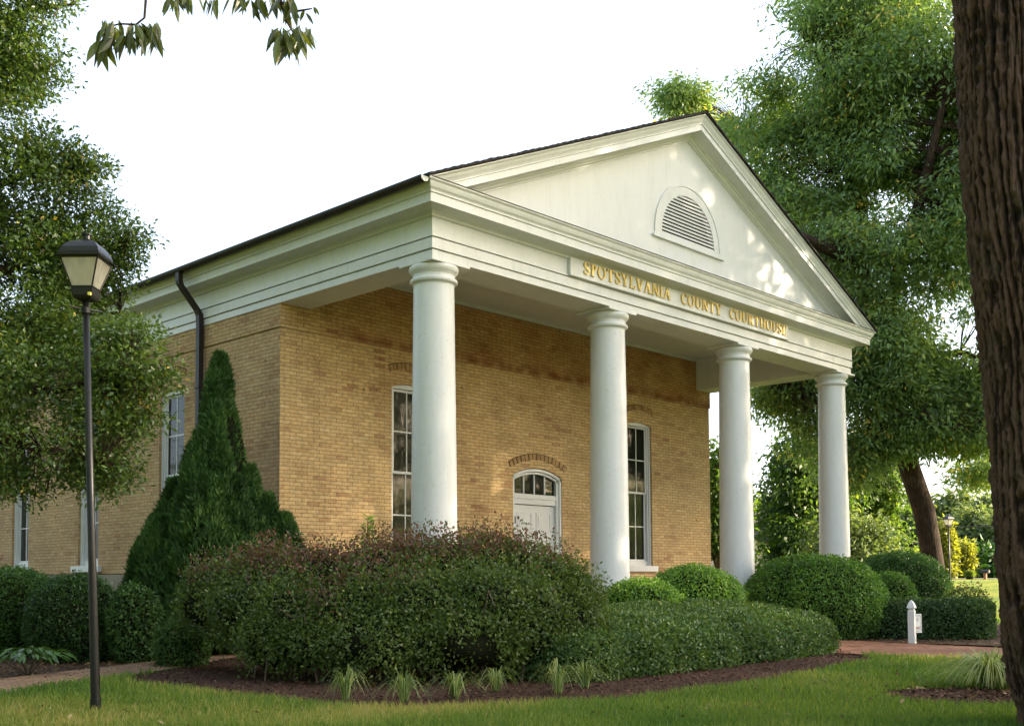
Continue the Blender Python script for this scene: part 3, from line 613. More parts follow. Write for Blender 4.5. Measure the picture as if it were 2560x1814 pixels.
for word, xa, xb in (('SPOTSYLVANIA', 3.03, 5.30), ('COUNTY', 5.62, 6.85), ('COURTHOUSE', 7.13, 9.14)):
    gl = [glyph(c) for c in word]; tot = sum(g[1] for g in gl)+0.10*(len(gl)-1); sc = (xb-xa)/tot; x = xa
    mb = MB(); eps = 0
    for polys, gw in gl:
        for pl in polys:
            eps += 1; yf = -0.112-0.00012*(eps % 7)
            q = [(x+p[0]*sc, LB+p[1]*LH) for p in pl]; n_ = len(q)
            mb.add([(a_, yf, b_) for a_, b_ in q]+[(a_, -0.084, b_) for a_, b_ in q], [tuple(range(n_)), tuple(range(2*n_-1, n_-1, -1))]+[(i, i+n_, (i+1) % n_+n_, (i+1) % n_) for i in range(n_)])
        x += (gw+0.10)*sc
    mb.build('lettering', gold, brd)

# roof: courses of shingles on both slopes
mb = MB(); nc = 46; xe = -0.43; ystart, yend = -0.425, YEND+0.4
zr = lambda x: ZT+0.012+(x+0.392)*SL
for sgn in (1, -1):
    for i in range(nc):
        xa = xe+(6.0-xe)*i/nc; xb = xe+(6.0-xe)*(i+1)/nc+0.02
        jit = random.uniform(-0.010, 0.008); lift = 0.036+random.uniform(0, 0.012)
        vs = []
        for x, zo in ((xa, lift), (xb, 0.020), (xb, 0.0), (xa, 0.0)):
            xx = min(x, 6.0); X = xx if sgn > 0 else 12-xx
            vs += [(X, ystart+jit, zr(xx)+zo), (X, yend, zr(xx)+zo)]
        mb.add(vs, [(0,1,3,2), (0,2,4,6), (1,7,5,3), (0,6,7,1), (4,5,7,6)] )
# ridge cap
for j in range(0, 150):
    ya = ystart+j*0.15; mb.add([(5.86, ya, zr(5.86)+.035), (6, ya, zr(6)+.055), (6.14, ya, zr(5.86)+.035), (5.86, ya+.17, zr(5.86)+.02), (6, ya+.17, zr(6)+.035), (6.14, ya+.17, zr(5.86)+.02)], [(0,1,4,3), (1,2,5,4)])
mb.build('roof', shingle, CH)
mb = MB(); mb.add([(0, YEND, 4.2), (12, YEND, 4.2), (6, YEND, zr(6))], [(0,1,2)]); mb.build('rear_gable', paint, CH)
# gutter on the left eave
mb = MB(); gc = (-0.455, 5.155); gr = 0.068
arc = [(gc[0]-gr*math.cos(a), gc[1]-gr*math.sin(a)) for a in np.linspace(-0.15, math.pi, 11)]
vs = [(x, y, z) for y in (-0.36, YEND) for x, z in arc]; n_ = len(arc)
mb.add(vs, [(i, i+1, n_+i+1, n_+i) for i in range(n_-1)])
vs = [(x*1.0+(0.006 if x < gc[0] else -0.006), y, z) for y in (-0.36, YEND) for x, z in arc]
mb.add(vs, [(n_+i, n_+i+1, i+1, i) for i in range(n_-1)])
for yy in np.arange(0.4, YEND, 0.9): mb.box(gc[0]-gr, -0.39, yy, yy+0.02, 5.158, 5.164)
gu = mb.build('gutter', gutterm, CH)
mb = MB(); mb.add([(x, -0.361, z) for x, z in arc], [tuple(range(n_-1, -1, -1))]); mb.build('gutter_end', paint, gu)
mb = MB(); YD = 5.77
def rectpipe(mb, pts, wy, wx):
    vs = []
    for x, z in pts:
        vs += [(x-wx/2, YD-wy/2, z), (x+wx/2, YD-wy/2, z), (x+wx/2, YD+wy/2, z), (x-wx/2, YD+wy/2, z)]
    fs = []
    for i in range(len(pts)-1):
        for j in range(4): k = (j+1) % 4; fs.append((4*i+j, 4*i+k, 4*i+4+k, 4*i+4+j))
    fs += [(3,2,1,0), tuple(range(4*len(pts)-4, 4*len(pts)))]
    mb.add(vs, fs)
rectpipe(mb, [(-0.45, 5.10), (-0.45, 4.96), (-0.43, 4.90), (-0.10, 4.52), (-0.062, 4.44), (-0.055, 4.30), (-0.05, 0.0), (-0.05, G+0.05)], 0.105, 0.085)
mb.box(-0.11, -0.005, YD-0.07, YD+0.07, 3.2, 3.24); mb.box(-0.11, -0.005, YD-0.07, YD+0.07, 1.2, 1.24)
mb.build('downspout', gutterm, CH)

# columns
cp = [(0.318, FLOOR+0.13), (0.318, -0.2), (0.314, 0.5), (0.309, 1.2), (0.303, 1.9), (0.295, 2.6), (0.287, 3.3), (0.280, 3.9), (0.279, 3.97)]
cap = [(0.279, 3.969), (0.286, 3.985), (0.300, 3.995), (0.318, 4.003), (0.327, 4.016), (0.329, 4.030), (0.325, 4.046), (0.312, 4.056), (0.300, 4.060), (0.292, 4.064), (0.290, 4.075), (0.290, 4.108), (0.294, 4.118), (0.305, 4.122), (0.309, 4.132), (0.318, 4.138), (0.334, 4.160), (0.343, 4.185), (0.345, 4.205), (0.338, 4.224), (0.328, 4.234)]
base = [(0.40, FLOOR+0.06), (0.405, FLOOR+0.075), (0.40, FLOOR+0.10), (0.375, FLOOR+0.12), (0.345, FLOOR+0.128), (0.32, FLOOR+0.135)]
for i, cx in enumerate((0.30, 4.11, 7.89, 11.70)):
    mb = MB(); mb.lathe(cp, cx, 0.30, 56, caps=False); c = mb.build('column', paint, CH, smooth=True)
    mb = MB(); mb.lathe(cap, cx, 0.30, 56, caps=False); mb.build('capital', paint, c, smooth=True)
    mb = MB(); xo = 0.08 if i == 3 else 0
    mb.box(cx-0.355+(0.03 if i == 0 else 0), cx+0.355+xo+(0.03 if i == 0 else 0), -0.022, 0.655, 4.2345, ZBOT-0.002); mb.build('abacus', paint, c, bevel=0.004)
    mb = MB(); mb.lathe(base, cx, 0.30, 56, caps=False); mb.box(cx-0.41, cx+0.41, 0.30-0.41, 0.71, FLOOR, FLOOR+0.06); mb.build('column_base', paint, c)

# windows
def window(P, a, b, sill, spr, rise, ext, mirrored=False):
    """P(u,d,z): d into the wall"""
    def pbox(mb, u0, u1, d0, d1, z0, z1):
        vs = [P(u0,d0,z0), P(u1,d0,z0), P(u1,d1,z0), P(u0,d1,z0), P(u0,d0,z1), P(u1,d0,z1), P(u1,d1,z1), P(u0,d1,z1)]
        mb.add(vs, [(0,3,2,1), (4,5,6,7), (0,1,5,4), (1,2,6,5), (2,3,7,6), (3,0,4,7)])
    def head(mb, u0, u1, d0, d1, inset, zlow, o=0.0):
        n = 12
        for k in range(n):
            ua = u0+(u1-u0)*k/n; ub = u0+(u1-u0)*(k+1)/n; za = arch_z(ua,a,b,spr,rise)-inset; zb = arch_z(ub,a,b,spr,rise)-inset
            vs = [P(ua,d0,zlow), P(ub,d0,zlow), P(ub,d1,zlow), P(ua,d1,zlow), P(ua,d0,za), P(ub,d0,zb), P(ub,d1,zb), P(ua,d1,za)]
            mb.add(vs, [(0,3,2,1), (4,5,6,7), (0,1,5,4)] + ([(3,0,4,7)] if k == 0 else []) + ([(1,2,6,5)] if k == n-1 else []))
    fw = 0.085
    mb = MB(); pbox(mb, a+.003, a+fw*0.55, 0.045, 0.17, sill, spr-.01); pbox(mb, b-fw*0.55, b-.003, 0.045, 0.17, sill, spr-.01); head(mb, a+.003, b-.003, 0.045, 0.17, 0.003, spr-0.009)
    pbox(mb, a+fw*0.55, a+fw, 0.075, 0.17, sill, spr-.01); pbox(mb, b-fw, b-fw*0.55, 0.075, 0.17, sill, spr-.01)
    wf = mb.build('window', paint, CH)
    ia, ib = a+fw, b-fw; top = spr-0.012; zmid = (sill+0.10+top)/2+0.02; mid = (ia+ib)/2
    for nm, z0, z1, dd in (('upper_sash', zmid-0.02, top, 0.10), ('lower_sash', sill+0.10, zmid+0.02, 0.135)):
        mb = MB(); st = 0.042
        pbox(mb, ia, ia+st, dd, dd+.03, z0, z1); pbox(mb, ib-st, ib, dd, dd+.03, z0, z1); pbox(mb, ia+st, ib-st, dd+.001, dd+.029, z1-st, z1-.001); pbox(mb, ia+st, ib-st, dd+.001, dd+.029, z0+.001, z0+st)
        pbox(mb, mid-.011, mid+.011, dd+.004, dd+.026, z0+st, z1-st); zm = (z0+z1)/2
        pbox(mb, ia+st, mid-.0111, dd+.005, dd+.025, zm-.011, zm+.011); pbox(mb, mid+.0111, ib-st, dd+.005, dd+.025, zm-.011, zm+.011)
        mb.build(nm, paint, wf)
        mb = MB(); pbox(mb, ia+st*.5, ib-st*.5, dd+.012, dd+.018, z0+st*.5, z1-st*.5); mb.build('pane', glass, wf)
    mb = MB(); pbox(mb, ia, ib, 0.10, 0.17, sill, sill+0.099); mb.build('bottom_rail', paint, wf)
    mb = MB(); pbox(mb, a-ext, b+ext, -0.075, 0.0, sill-0.12, sill-0.001); pbox(mb, a+.002, b-.002, 0.0, 0.12, sill-0.10, sill+0.004); mb.build('sill', paint, wf, bevel=0.004)
    return wf
def hood(P, a, b, zs, rise, th, n, over):
    """soldier course arch over an opening, proud of the wall, each brick apart"""
    mb = MB(); u0, u1 = a-over, b+over; c = (u0+u1)/2; hw = (u1-u0)/2; R = (hw*hw+rise*rise)/(2*rise); zc = zs+rise-R; A = math.asin(hw/R)
    for i in range(n):
        a0 = -A+2*A*(i+0.10)/n; a1 = -A+2*A*(i+0.90)/n; vs = []
        for d in (-0.018, 0.02):
            for ang, r in ((a0, R-th), (a1, R-th), (a1, R), (a0, R)): vs.append(P(c+r*math.sin(ang), d, zc+r*math.cos(ang)))
        mb.add(vs, [(0,1,2,3), (4,7,6,5), (0,4,5,1), (1,5,6,2), (2,6,7,3), (3,7,4,0)])
    for i in range(n*2):     # dark raked joint behind
        a0 = -A+2*A*i/(n*2); a1 = -A+2*A*(i+1)/(n*2)
        mb.add([P(c+r*math.sin(g_), -0.003, zc+r*math.cos(g_)) for g_, r in ((a0, R-th+.01), (a1, R-th+.01), (a1, R+0.014), (a0, R+0.014))], [(0,1,2,3)], 1)
    return mb.build('arch_course', [hoodbrick, dark_joint], CH)
dark_joint = simple('dark_joint', (0.05, 0.032, 0.02), 0.9, 0.1)
for a, b in FW: window(Pf, a, b, WS, WSP, WR, 0.10); hood(Pf, a, b, 3.60, 0.09, 0.105, 11, 0.08)
for a, b in SWN: window(Pl, a, b, WS+.03, WSP, WR, 0.16); hood(Pl, a, b, 3.60, 0.11, 0.105, 11, 0.07)
# door
hood(Pf, DOOR[0], DOOR[1], 2.17, 0.20, 0.11, 15, 0.13)
a, b = DOOR[0], DOOR[1]
mb = MB()
def fbox(mb, u0, u1, d0, d1, z0, z1, m=0): mb.box(u0, u1, YB+d0, YB+d1, z0, z1, m)
fbox(mb, a+.002, a+.055, 0.02, 0.2, FLOOR, 1.93); fbox(mb, b-.055, b-.002, 0.02, 0.2, FLOOR, 1.93); fbox(mb, a+.055, a+.09, 0.05, 0.2, FLOOR, 1.93); fbox(mb, b-.12, b-.055, 0.05, 0.2, FLOOR, 1.93)
def archband(mb, P, a, b, spr, rise, i0, i1, d0, d1, n=18):
    for k in range(n):
        ua = a+(b-a)*k/n; ub = a+(b-a)*(k+1)/n; vs = []
        for d in (d0, d1):
            for u, ins in ((ua, i1), (ub, i1), (ub, i0), (ua, i0)): vs.append(P(u, d, arch_z(u,a,b,spr,rise)-ins))
        mb.add(vs, [(0,1,2,3), (0,4,5,1), (3,2,6,7)])
archband(mb, Pf, a+.002, b-.002, 1.93, 0.165, 0.004, 0.055, 0.02, 0.2); archband(mb, Pf, a+.03, b-.03, 1.915, 0.16, 0.045, 0.085, 0.05, 0.2)
fbox(mb, a+.09, b-.12, 0.045, 0.16, 1.505, 1.575); fbox(mb, a+.09, b-.12, 0.07, 0.16, 1.40, 1.5049)
fbox(mb, a+.09, a+.12, 0.09, 0.16, FLOOR, 1.40); 
mb.build('door_frame', paint, CH)
tr = MB(); ga, gb = a+.09, b-.12
for u in np.linspace(ga, gb, 5)[1:-1]: fbox(tr, u-.014, u+.014, 0.085, 0.12, 1.575, arch_z(u, a, b, 1.93, 0.165)-.06)
fbox(tr, ga, gb, 0.085, 0.12, 1.575, 1.60)
to = tr.build('transom', paint, CH)
mb = MB(); vs = [(ga, YB+.11, 1.58), (gb, YB+.11, 1.58)]+[(u, YB+.11, arch_z(u, a, b, 1.93, 0.165)-.07) for u in np.linspace(gb, ga, 12)]; mb.add(vs, [tuple(range(len(vs)))]); mb.build('pane', glass, to)
mb = MB(); da, db = a+.121, b-.121; y0 = 0.12
fbox(mb, da, db, y0, y0+.045, FLOOR+.01, 1.385)
dw = db-da
for (z0, z1) in ((0.92, 1.22), (-0.02, 0.78), (-0.62, -0.14)):
    for s_ in (0, 1):
        u0 = da+0.13+s_*(dw/2-0.045); u1 = u0+dw/2-0.22
        fbox(mb, u0-.025, u1+.025, y0-.012, y0-.0002, z1, z1+.02); fbox(mb, u0-.025, u1+.025, y0-.012, y0-.0002, z0-.02, z0)
        fbox(mb, u0-.025, u0, y0-.012, y0-.0002, z0, z1); fbox(mb, u1, u1+.025, y0-.012, y0-.0002, z0, z1)
        fbox(mb, u0+.035, u1-.035, y0-.010, y0-.0002, z0+.035, z1-.035)
dr = mb.build('door', paint, CH)
mb = MB(); fbox(mb, da+.03, da+.055, y0-.02, y0, 1.02, 1.16); mb.build('door_bolt', blackmetal, dr)
mb = MB(); fbox(mb, da+.02, da+.06, y0-.05, y0-.001, 0.18, 0.30); mb.build('handle', blackmetal, dr)

# ------------------------------------------------------------------ street lamps
def street_lamp(base, top_post, s=1.0, rot=0.0, label='', parent=None):
    b0 = Vector(base); T = Vector(top_post)
    root = empty('street_lamp', b0); tag(root, label, 'street lamp', 'lantern street lamps')
    h = (T-b0).length; d = (T-b0).normalized()
    mb = MB(); mb.tube([b0-d*0.1, b0+d*0.06, b0+d*h*0.35, b0+d*h*0.36, b0+d*h], [0.044*s, 0.043*s, 0.037*s, 0.035*s, 0.0285*s], 20); mb.build('post', blackmetal, root, smooth=True)
    mb = MB(); mb.tube([b0-d*0.1, b0+d*0.14], [0.05*s, 0.047*s], 20); mb.build('collar', blackmetal, root); mb = MB(); mb.tube([b0+d*(h-.1), b0+d*(h-.055)], [0.04*s, 0.04*s], 16); mb.build('collar', blackmetal, root)
    c, sn = math.cos(rot), math.sin(rot)
    lr = Vector((c, sn, 0))
    mb = MB(); mb.tube([T-d*0.075*s-lr*0.15*s, T-d*0.075*s+lr*0.15*s], 0.009*s, 8); mb.build('ladder_rest', blackmetal, root)
    def sq(mb, levels, caps=True, r2=rot+math.radians(43)):
        vs = []
        for hs, z in levels:
            for k in range(4):
                an = r2+math.pi/4+k*math.pi/2; vs.append(T+Vector((math.cos(an)*hs*math.sqrt(2), math.sin(an)*hs*math.sqrt(2), z*s)))
        fs = []
        for i in range(len(levels)-1):
            for k in range(4): q = (k+1) % 4; fs.append((4*i+k, 4*i+q, 4*i+4+q, 4*i+4+k))
        if caps: fs += [(3,2,1,0), tuple(range(4*len(levels)-4, 4*len(levels)))]
        mb.add(vs, fs)
    mb = MB(); sq(mb, [(0.045*s, -0.005), (0.075*s, 0.012), (0.090*s, 0.035), (0.094*s, 0.105), (0.100*s, 0.108), (0.100*s, 0.116)]); mb.build('lantern_base', blackmetal, root)
    mb = MB(); sq(mb, [(0.090*s, 0.117), (0.165*s, 0.365)]); mb.build('glass_panel', lampglass, root)
    mb = MB()
    for k in range(4):
        an = rot+math.radians(43)+math.pi/4+k*math.pi/2; e = Vector((math.cos(an), math.sin(an), 0))*math.sqrt(2)
        mb.tube([T+e*0.093*s+Vector((0, 0, .115*s)), T+e*0.168*s+Vector((0, 0, .366*s))], 0.0075*s, 6)
    sq(mb, [(0.166*s, 0.352), (0.172*s, 0.368)]); mb.build('lantern_frame', blackmetal, root)
    mb = MB(); sq(mb, [(0.198*s, 0.366), (0.200*s, 0.376), (0.180*s, 0.384), (0.176*s, 0.41), (0.160*s, 0.455), (0.125*s, 0.50), (0.07*s, 0.535), (0.045*s, 0.545)]); mb.build('lantern_roof', blackmetal, root)
    mb = MB(); mb.lathe([(0.040*s, T.z+.543*s), (0.042*s, T.z+.553*s), (0.034*s, T.z+.558*s), (0.034*s, T.z+.592*s), (0.048*s, T.z+.595*s), (0.046*s, T.z+.607*s), (0.02*s, T.z+.615*s)], T.x, T.y, 16); mb.build('finial', blackmetal, root, smooth=False)
    return root
lb = onZ(240, 1787); ld = float((lb-CAM) @ FF)
lt = at(214, 752, ld)
sc_l = 1.0
near_lamp = street_lamp(tuple(lb), tuple(lt), 0.9*ld/8.9, 0.0, 'tall black lantern lamp post on the lawn in front of the holly tree')
mb = MB(); p = Vector(lt)+Vector((0.0, 0.0, 0.0))
e = (Vector(-FF)).normalized(); cs = Vector(at(222, 733, ld-0.12))
mb.add([cs+Vector(RR)*x*.010+Vector((0, 0, 1))*z*.012 for x, z in ((-1, -1), (1, -1), (1, 1), (-1, 1))]+[cs+Vector(FF)*.03+Vector(RR)*x*.010+Vector((0, 0, 1))*z*.012 for x, z in ((-1, -1), (1, -1), (1, 1), (-1, 1))], [(0,1,2,3), (0,4,5,1), (1,5,6,2), (2,6,7,3), (3,7,4,0)])
mb.build('sticker', simple('yellow_sticker', (0.7, 0.62, 0.12), 0.5), near_lamp)
fb = at(2375, 1447, 58); fb[2] = float(terrain(fb[0], fb[1])); ftop = fb.copy(); ftop[2] += 2.75
street_lamp(tuple(fb), tuple(ftop), 1.15, 0.4, 'distant lantern lamp post at the far edge of the bright lawn')
# cable across the far lawn
mb = MB(); mb.tube([at(2150+i*45, 1317.5-0.25*math.sin(i/14*math.pi)*8, 66) for i in range(15)], 0.022, 6)
tag(mb.build('power_cable', gutterm), 'thin dark cable strung in front of the far trees', 'cable')

# ------------------------------------------------------------------ sign post
sb = onZ(2281, 1611); SP = empty('sign_post', tuple(sb)); tag(SP, 'short white post with a pointed cap and small notice beside the brick path', 'sign post')
sd = float((sb-CAM) @ FF); k_ = sd/FPX; hw = 9.6*k_/1.18
rz = 0.15
def rot2(x, y): return (sb[0]+x*math.cos(rz)-y*math.sin(rz), sb[1]+x*math.sin(rz)+y*math.cos(rz))
def sqpost(mb, lev):
    vs = []
    for h_, z in lev:
        for sx, sy in ((-1, -1), (1, -1), (1, 1), (-1, 1)): x, y = rot2(sx*h_, sy*h_); vs.append((x, y, G+z))
    fs = [(3,2,1,0), tuple(range(4*len(lev)-4, 4*len(lev)))]
    for i in range(len(lev)-1):
        for j in range(4): q = (j+1) % 4; fs.append((4*i+j, 4*i+q, 4*i+4+q, 4*i+4+j))
    mb.add(vs, fs)
H_ = 112*k_
mb = MB(); sqpost(mb, [(hw, 0), (hw, H_*0.745), (hw*0.8, H_*0.78), (hw*0.8, H_*0.815)]); mb.build('post', paint, SP, bevel=0.004)
mb = MB(); sqpost(mb, [(hw*1.18, H_*0.816), (hw*1.18, H_*0.835), (hw*1.05, H_*0.86), (hw*0.85, H_*0.91), (hw*0.45, H_*0.965), (hw*0.06, H_)]); mb.build('post_cap', paint, SP)
signw = simple('white_sheet_metal', (0.74, 0.74, 0.70), 0.4)
mb = MB(); bw = 12.2*k_; z0, z1 = H_*0.27, H_*0.69
c0 = Vector((*rot2(hw*0.9, -hw-0.012), 0)); ux = Vector((math.cos(rz-0.75), math.sin(rz-0.75), 0)); nx = Vector((ux.y, -ux.x, 0))
def brd_box(mb, u0, u1, za, zb, d0, d1):
    vs = [c0+ux*u+nx*d+Vector((0, 0, G+z)) for d in (d1, d0) for u, z in ((u0, za), (u1, za), (u1, zb), (u0, zb))]
    mb.add(vs, [(0,1,2,3), (7,6,5,4), (0,4,5,1), (1,5,6,2), (2,6,7,3), (3,7,4,0)])
brd_box(mb, -bw, bw, z0, z1, 0.0, 0.012); nb = mb.build('notice_board', signw, SP)
inkg = simple('grey_ink', (0.25, 0.25, 0.24), 0.6); inkr = simple('dull_red_ink', (0.30, 0.11, 0.08), 0.6)
mb = MB()
for za in (z0+.03, z1-.03): brd_box(mb, -bw*.78, bw*.78, za-.004, za+.004, .0125, .0135)
for sx in (-1, 1): brd_box(mb, sx*bw*.84-.002, sx*bw*.84+.002, z0+.03, z1-.03, .0125, .0133)
brd_box(mb, -bw*.06, bw*.10, z0+(z1-z0)*.58, z0+(z1-z0)*.80, .0125, .0135)
mb.build('notice_border', inkg, nb)
mb = MB(); 
for row, zz in enumerate((0.22, 0.30)):
    for i in range(7):
        u = -bw*.62+i*bw*.2; brd_box(mb, u, u+bw*.12, z0+(z1-z0)*zz-.008, z0+(z1-z0)*zz+random.uniform(.002, .012), .0125, .0135)
mb.build('notice_text', inkr, nb)

# ------------------------------------------------------------------ shrubs
def superdir(n, zmin=-0.15):
    d = unit(rng.normal(size=(int(n*2.6)+50, 3))); d = d[d[:, 2] > zmin]; return d[:n]
def blob_points(c, r, n, e=2.0, lump=0.12, lscale=1.3, seed=0, zmin=-0.15, flat=None, shell=0.10):
    d = superdir(n, zmin); c = np.array(c); r = np.array(r)
    k = (np.abs(d[:, 0])**e+np.abs(d[:, 1])**e+np.abs(d[:, 2])**e)**(-1/e)
    q = d*k[:, None]
    lp = 1+lump*(noise3((c+q*r), lscale, seed)-0.5)*2+0.09*(noise3((c+q*r), 7.0, seed+3)-0.5)
    dep = 1-shell*rng.random(n)**1.6
    nrm = unit(np.sign(q)*np.abs(q)**(e-1)/r)
    return c+q*r*(lp*dep)[:, None], nrm, dep
def leaves_on(P, nrm, size, aspect=0.55, droop=0.0, outward=0.7):
    n = len(P); rd = unit(rng.normal(size=(n, 3))); D = unit(nrm*outward+rd*1.0+np.array([0, 0, -droop])); Nn = unit(nrm*0.8+rng.normal(size=(n, 3))*0.7)
    L = size*(0.65+0.7*rng.random(n)); return leafV(P, D, Nn, L, L*aspect)
def shrub(name, label, cat, parts, size, dens, mat, group=None, varf=None, lump=0.10, aspect=0.55, lscale=1.3, stems=True, spike=0.0, e=2.3, shell=0.12, loc=None, corek=0.90, gap=False):
    """parts: (centre, radii) lobes resting on the ground"""
    c0 = np.array(parts[0][0]); root = empty(name, (c0[0], c0[1], G)); tag(root, label, cat, group)
    Vs = []; vv = []; cm = MB()
    for i, (c, r) in enumerate(parts):
        area = 2*math.pi*((r[0]*r[1])**1.6+(r[0]*r[2])**1.6+(r[1]*r[2])**1.6)**(1/1.6)/3**(1/1.6)*1.3
        n = int(area*dens)
        P, nr, dep = blob_points(c, r, n, e, lump, lscale, i+len(name), shell=shell, zmin=-0.75)
        ok = P[:, 2] > G+0.02
        for j, (c2, r2) in enumerate(parts):          # drop what lies deep inside a neighbour
            if j != i: ok &= (np.sum(((P-np.array(c2))/np.array(r2))**2, axis=1) > 0.72)
        P, nr, dep = P[ok], nr[ok], dep[ok]
        if gap:
            hrel = (P[:, 2]-G)/1.5; keep = (noise3(P, 2.6, 77) > 0.28+0.20*np.clip(1-hrel*1.6, 0, 1)) | (rng.random(len(P)) < .12); P, nr, dep = P[keep], nr[keep], dep[keep]
        if spike:
            up = rng.random(len(P)) < 0.35; P = P+up[:, None]*nr*(rng.random(len(P))*spike)[:, None]*np.array([0.6, 0.6, 1.2])
        V = leaves_on(P, nr, size, aspect); Vs.append(V)
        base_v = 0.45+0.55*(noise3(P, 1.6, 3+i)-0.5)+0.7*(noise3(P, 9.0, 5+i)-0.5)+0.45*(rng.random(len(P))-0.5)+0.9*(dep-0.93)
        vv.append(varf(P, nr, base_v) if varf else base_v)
        # near-black inner hull painting the shade between the leaves
        nu, nvv = 20, 12; vs = []; cc = np.array(c); rr = np.array(r)*corek
        for a_ in range(nvv+1):
            ph = -math.pi/2+math.pi*a_/nvv
            for b_ in range(nu):
                th = 2*math.pi*b_/nu; dd = np.array([math.cos(ph)*math.cos(th), math.cos(ph)*math.sin(th), math.sin(ph)])
                kk = (abs(dd[0])**e+abs(dd[1])**e+abs(dd[2])**e)**(-1/e); q = cc+dd*kk*rr*(1+lump*(float(noise3(cc+dd*kk*np.array(r), lscale, i+len(name)))-0.5)*2)
                q[2] = max(q[2], G-0.02); vs.append(q)
        cm.add(vs, [(a_*nu+b_, a_*nu+(b_+1) % nu, (a_+1)*nu+(b_+1) % nu, (a_+1)*nu+b_) for a_ in range(nvv) for b_ in range(nu)])
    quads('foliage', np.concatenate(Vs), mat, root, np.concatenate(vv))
    cm.build('stems', core, root, smooth=True)
    return root
def ball(px0, px1, ptop, depth, name, label, mat, size=0.03, dens=9000, ry=None, group='clipped round shrubs in the beds', **kw):
    c = ground((px0+px1)/2, depth); rx = (px1-px0)/2*depth/FPX; zt = at((px0+px1)/2, ptop, depth)[2]
    hh = zt-G; cz = G+hh*0.42
    return shrub(name, label, 'shrub', [((c[0], c[1], cz), (rx, rx*(ry or 1), zt-cz))], size, dens, mat, group, **{**dict(spike=.05), **kw})
bx = dict(lump=0.10, lscale=1.5)
ball(1492, 1714, 1450, 16.4, 'boxwood', 'bright green low boxwood mound nearest the barberry hedge', M_box, 0.042, 4800, **bx)
ball(1603, 1856, 1415, 17.6, 'boxwood', 'bright green clipped boxwood between the second and third columns', M_box, 0.042, 4600, **bx)
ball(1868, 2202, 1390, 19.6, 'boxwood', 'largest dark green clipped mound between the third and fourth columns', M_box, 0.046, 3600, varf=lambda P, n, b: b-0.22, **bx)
ball(2150, 2285, 1436, 20.8, 'boxwood', 'small round green shrub right of the largest mound', M_box, 0.046, 3600, varf=lambda P, n, b: b-0.22, **bx)
ball(2126, 2372, 1384, 24.6, 'holly_shrub', 'tall dark rounded shrub at the foot of the leaning tree', M_boxd, 0.045, 3500, **bx)
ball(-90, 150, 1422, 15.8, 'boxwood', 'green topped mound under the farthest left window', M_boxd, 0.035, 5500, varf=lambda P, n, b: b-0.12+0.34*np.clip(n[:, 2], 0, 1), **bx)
ball(75, 292, 1436, 14.8, 'boxwood', 'dark rounded shrub just behind the near lamp post', M_boxd, 0.035, 5500, varf=lambda P, n, b: b-0.28, **bx)
ball(280, 400, 1468, 14.6, 'juniper', 'small ragged evergreen between the dark shrub and the tall cone', M_arb, 0.05, 3500, lump=0.25, lscale=3, spike=.05)
ball(395, 520, 1556, 13.9, 'juniper', 'lowest ragged evergreen beside the brick path on the left', M_arb, 0.045, 4000, lump=0.25, lscale=3, spike=.05)
ball(2360, 2470, 1470, 21.5, 'nandina', 'loose reddish green shrub at the edge of the bright lawn', M_barb, 0.06, 1300, lump=0.3, lscale=3, spike=.12, varf=lambda P, n, b: b*0.9, corek=.7)

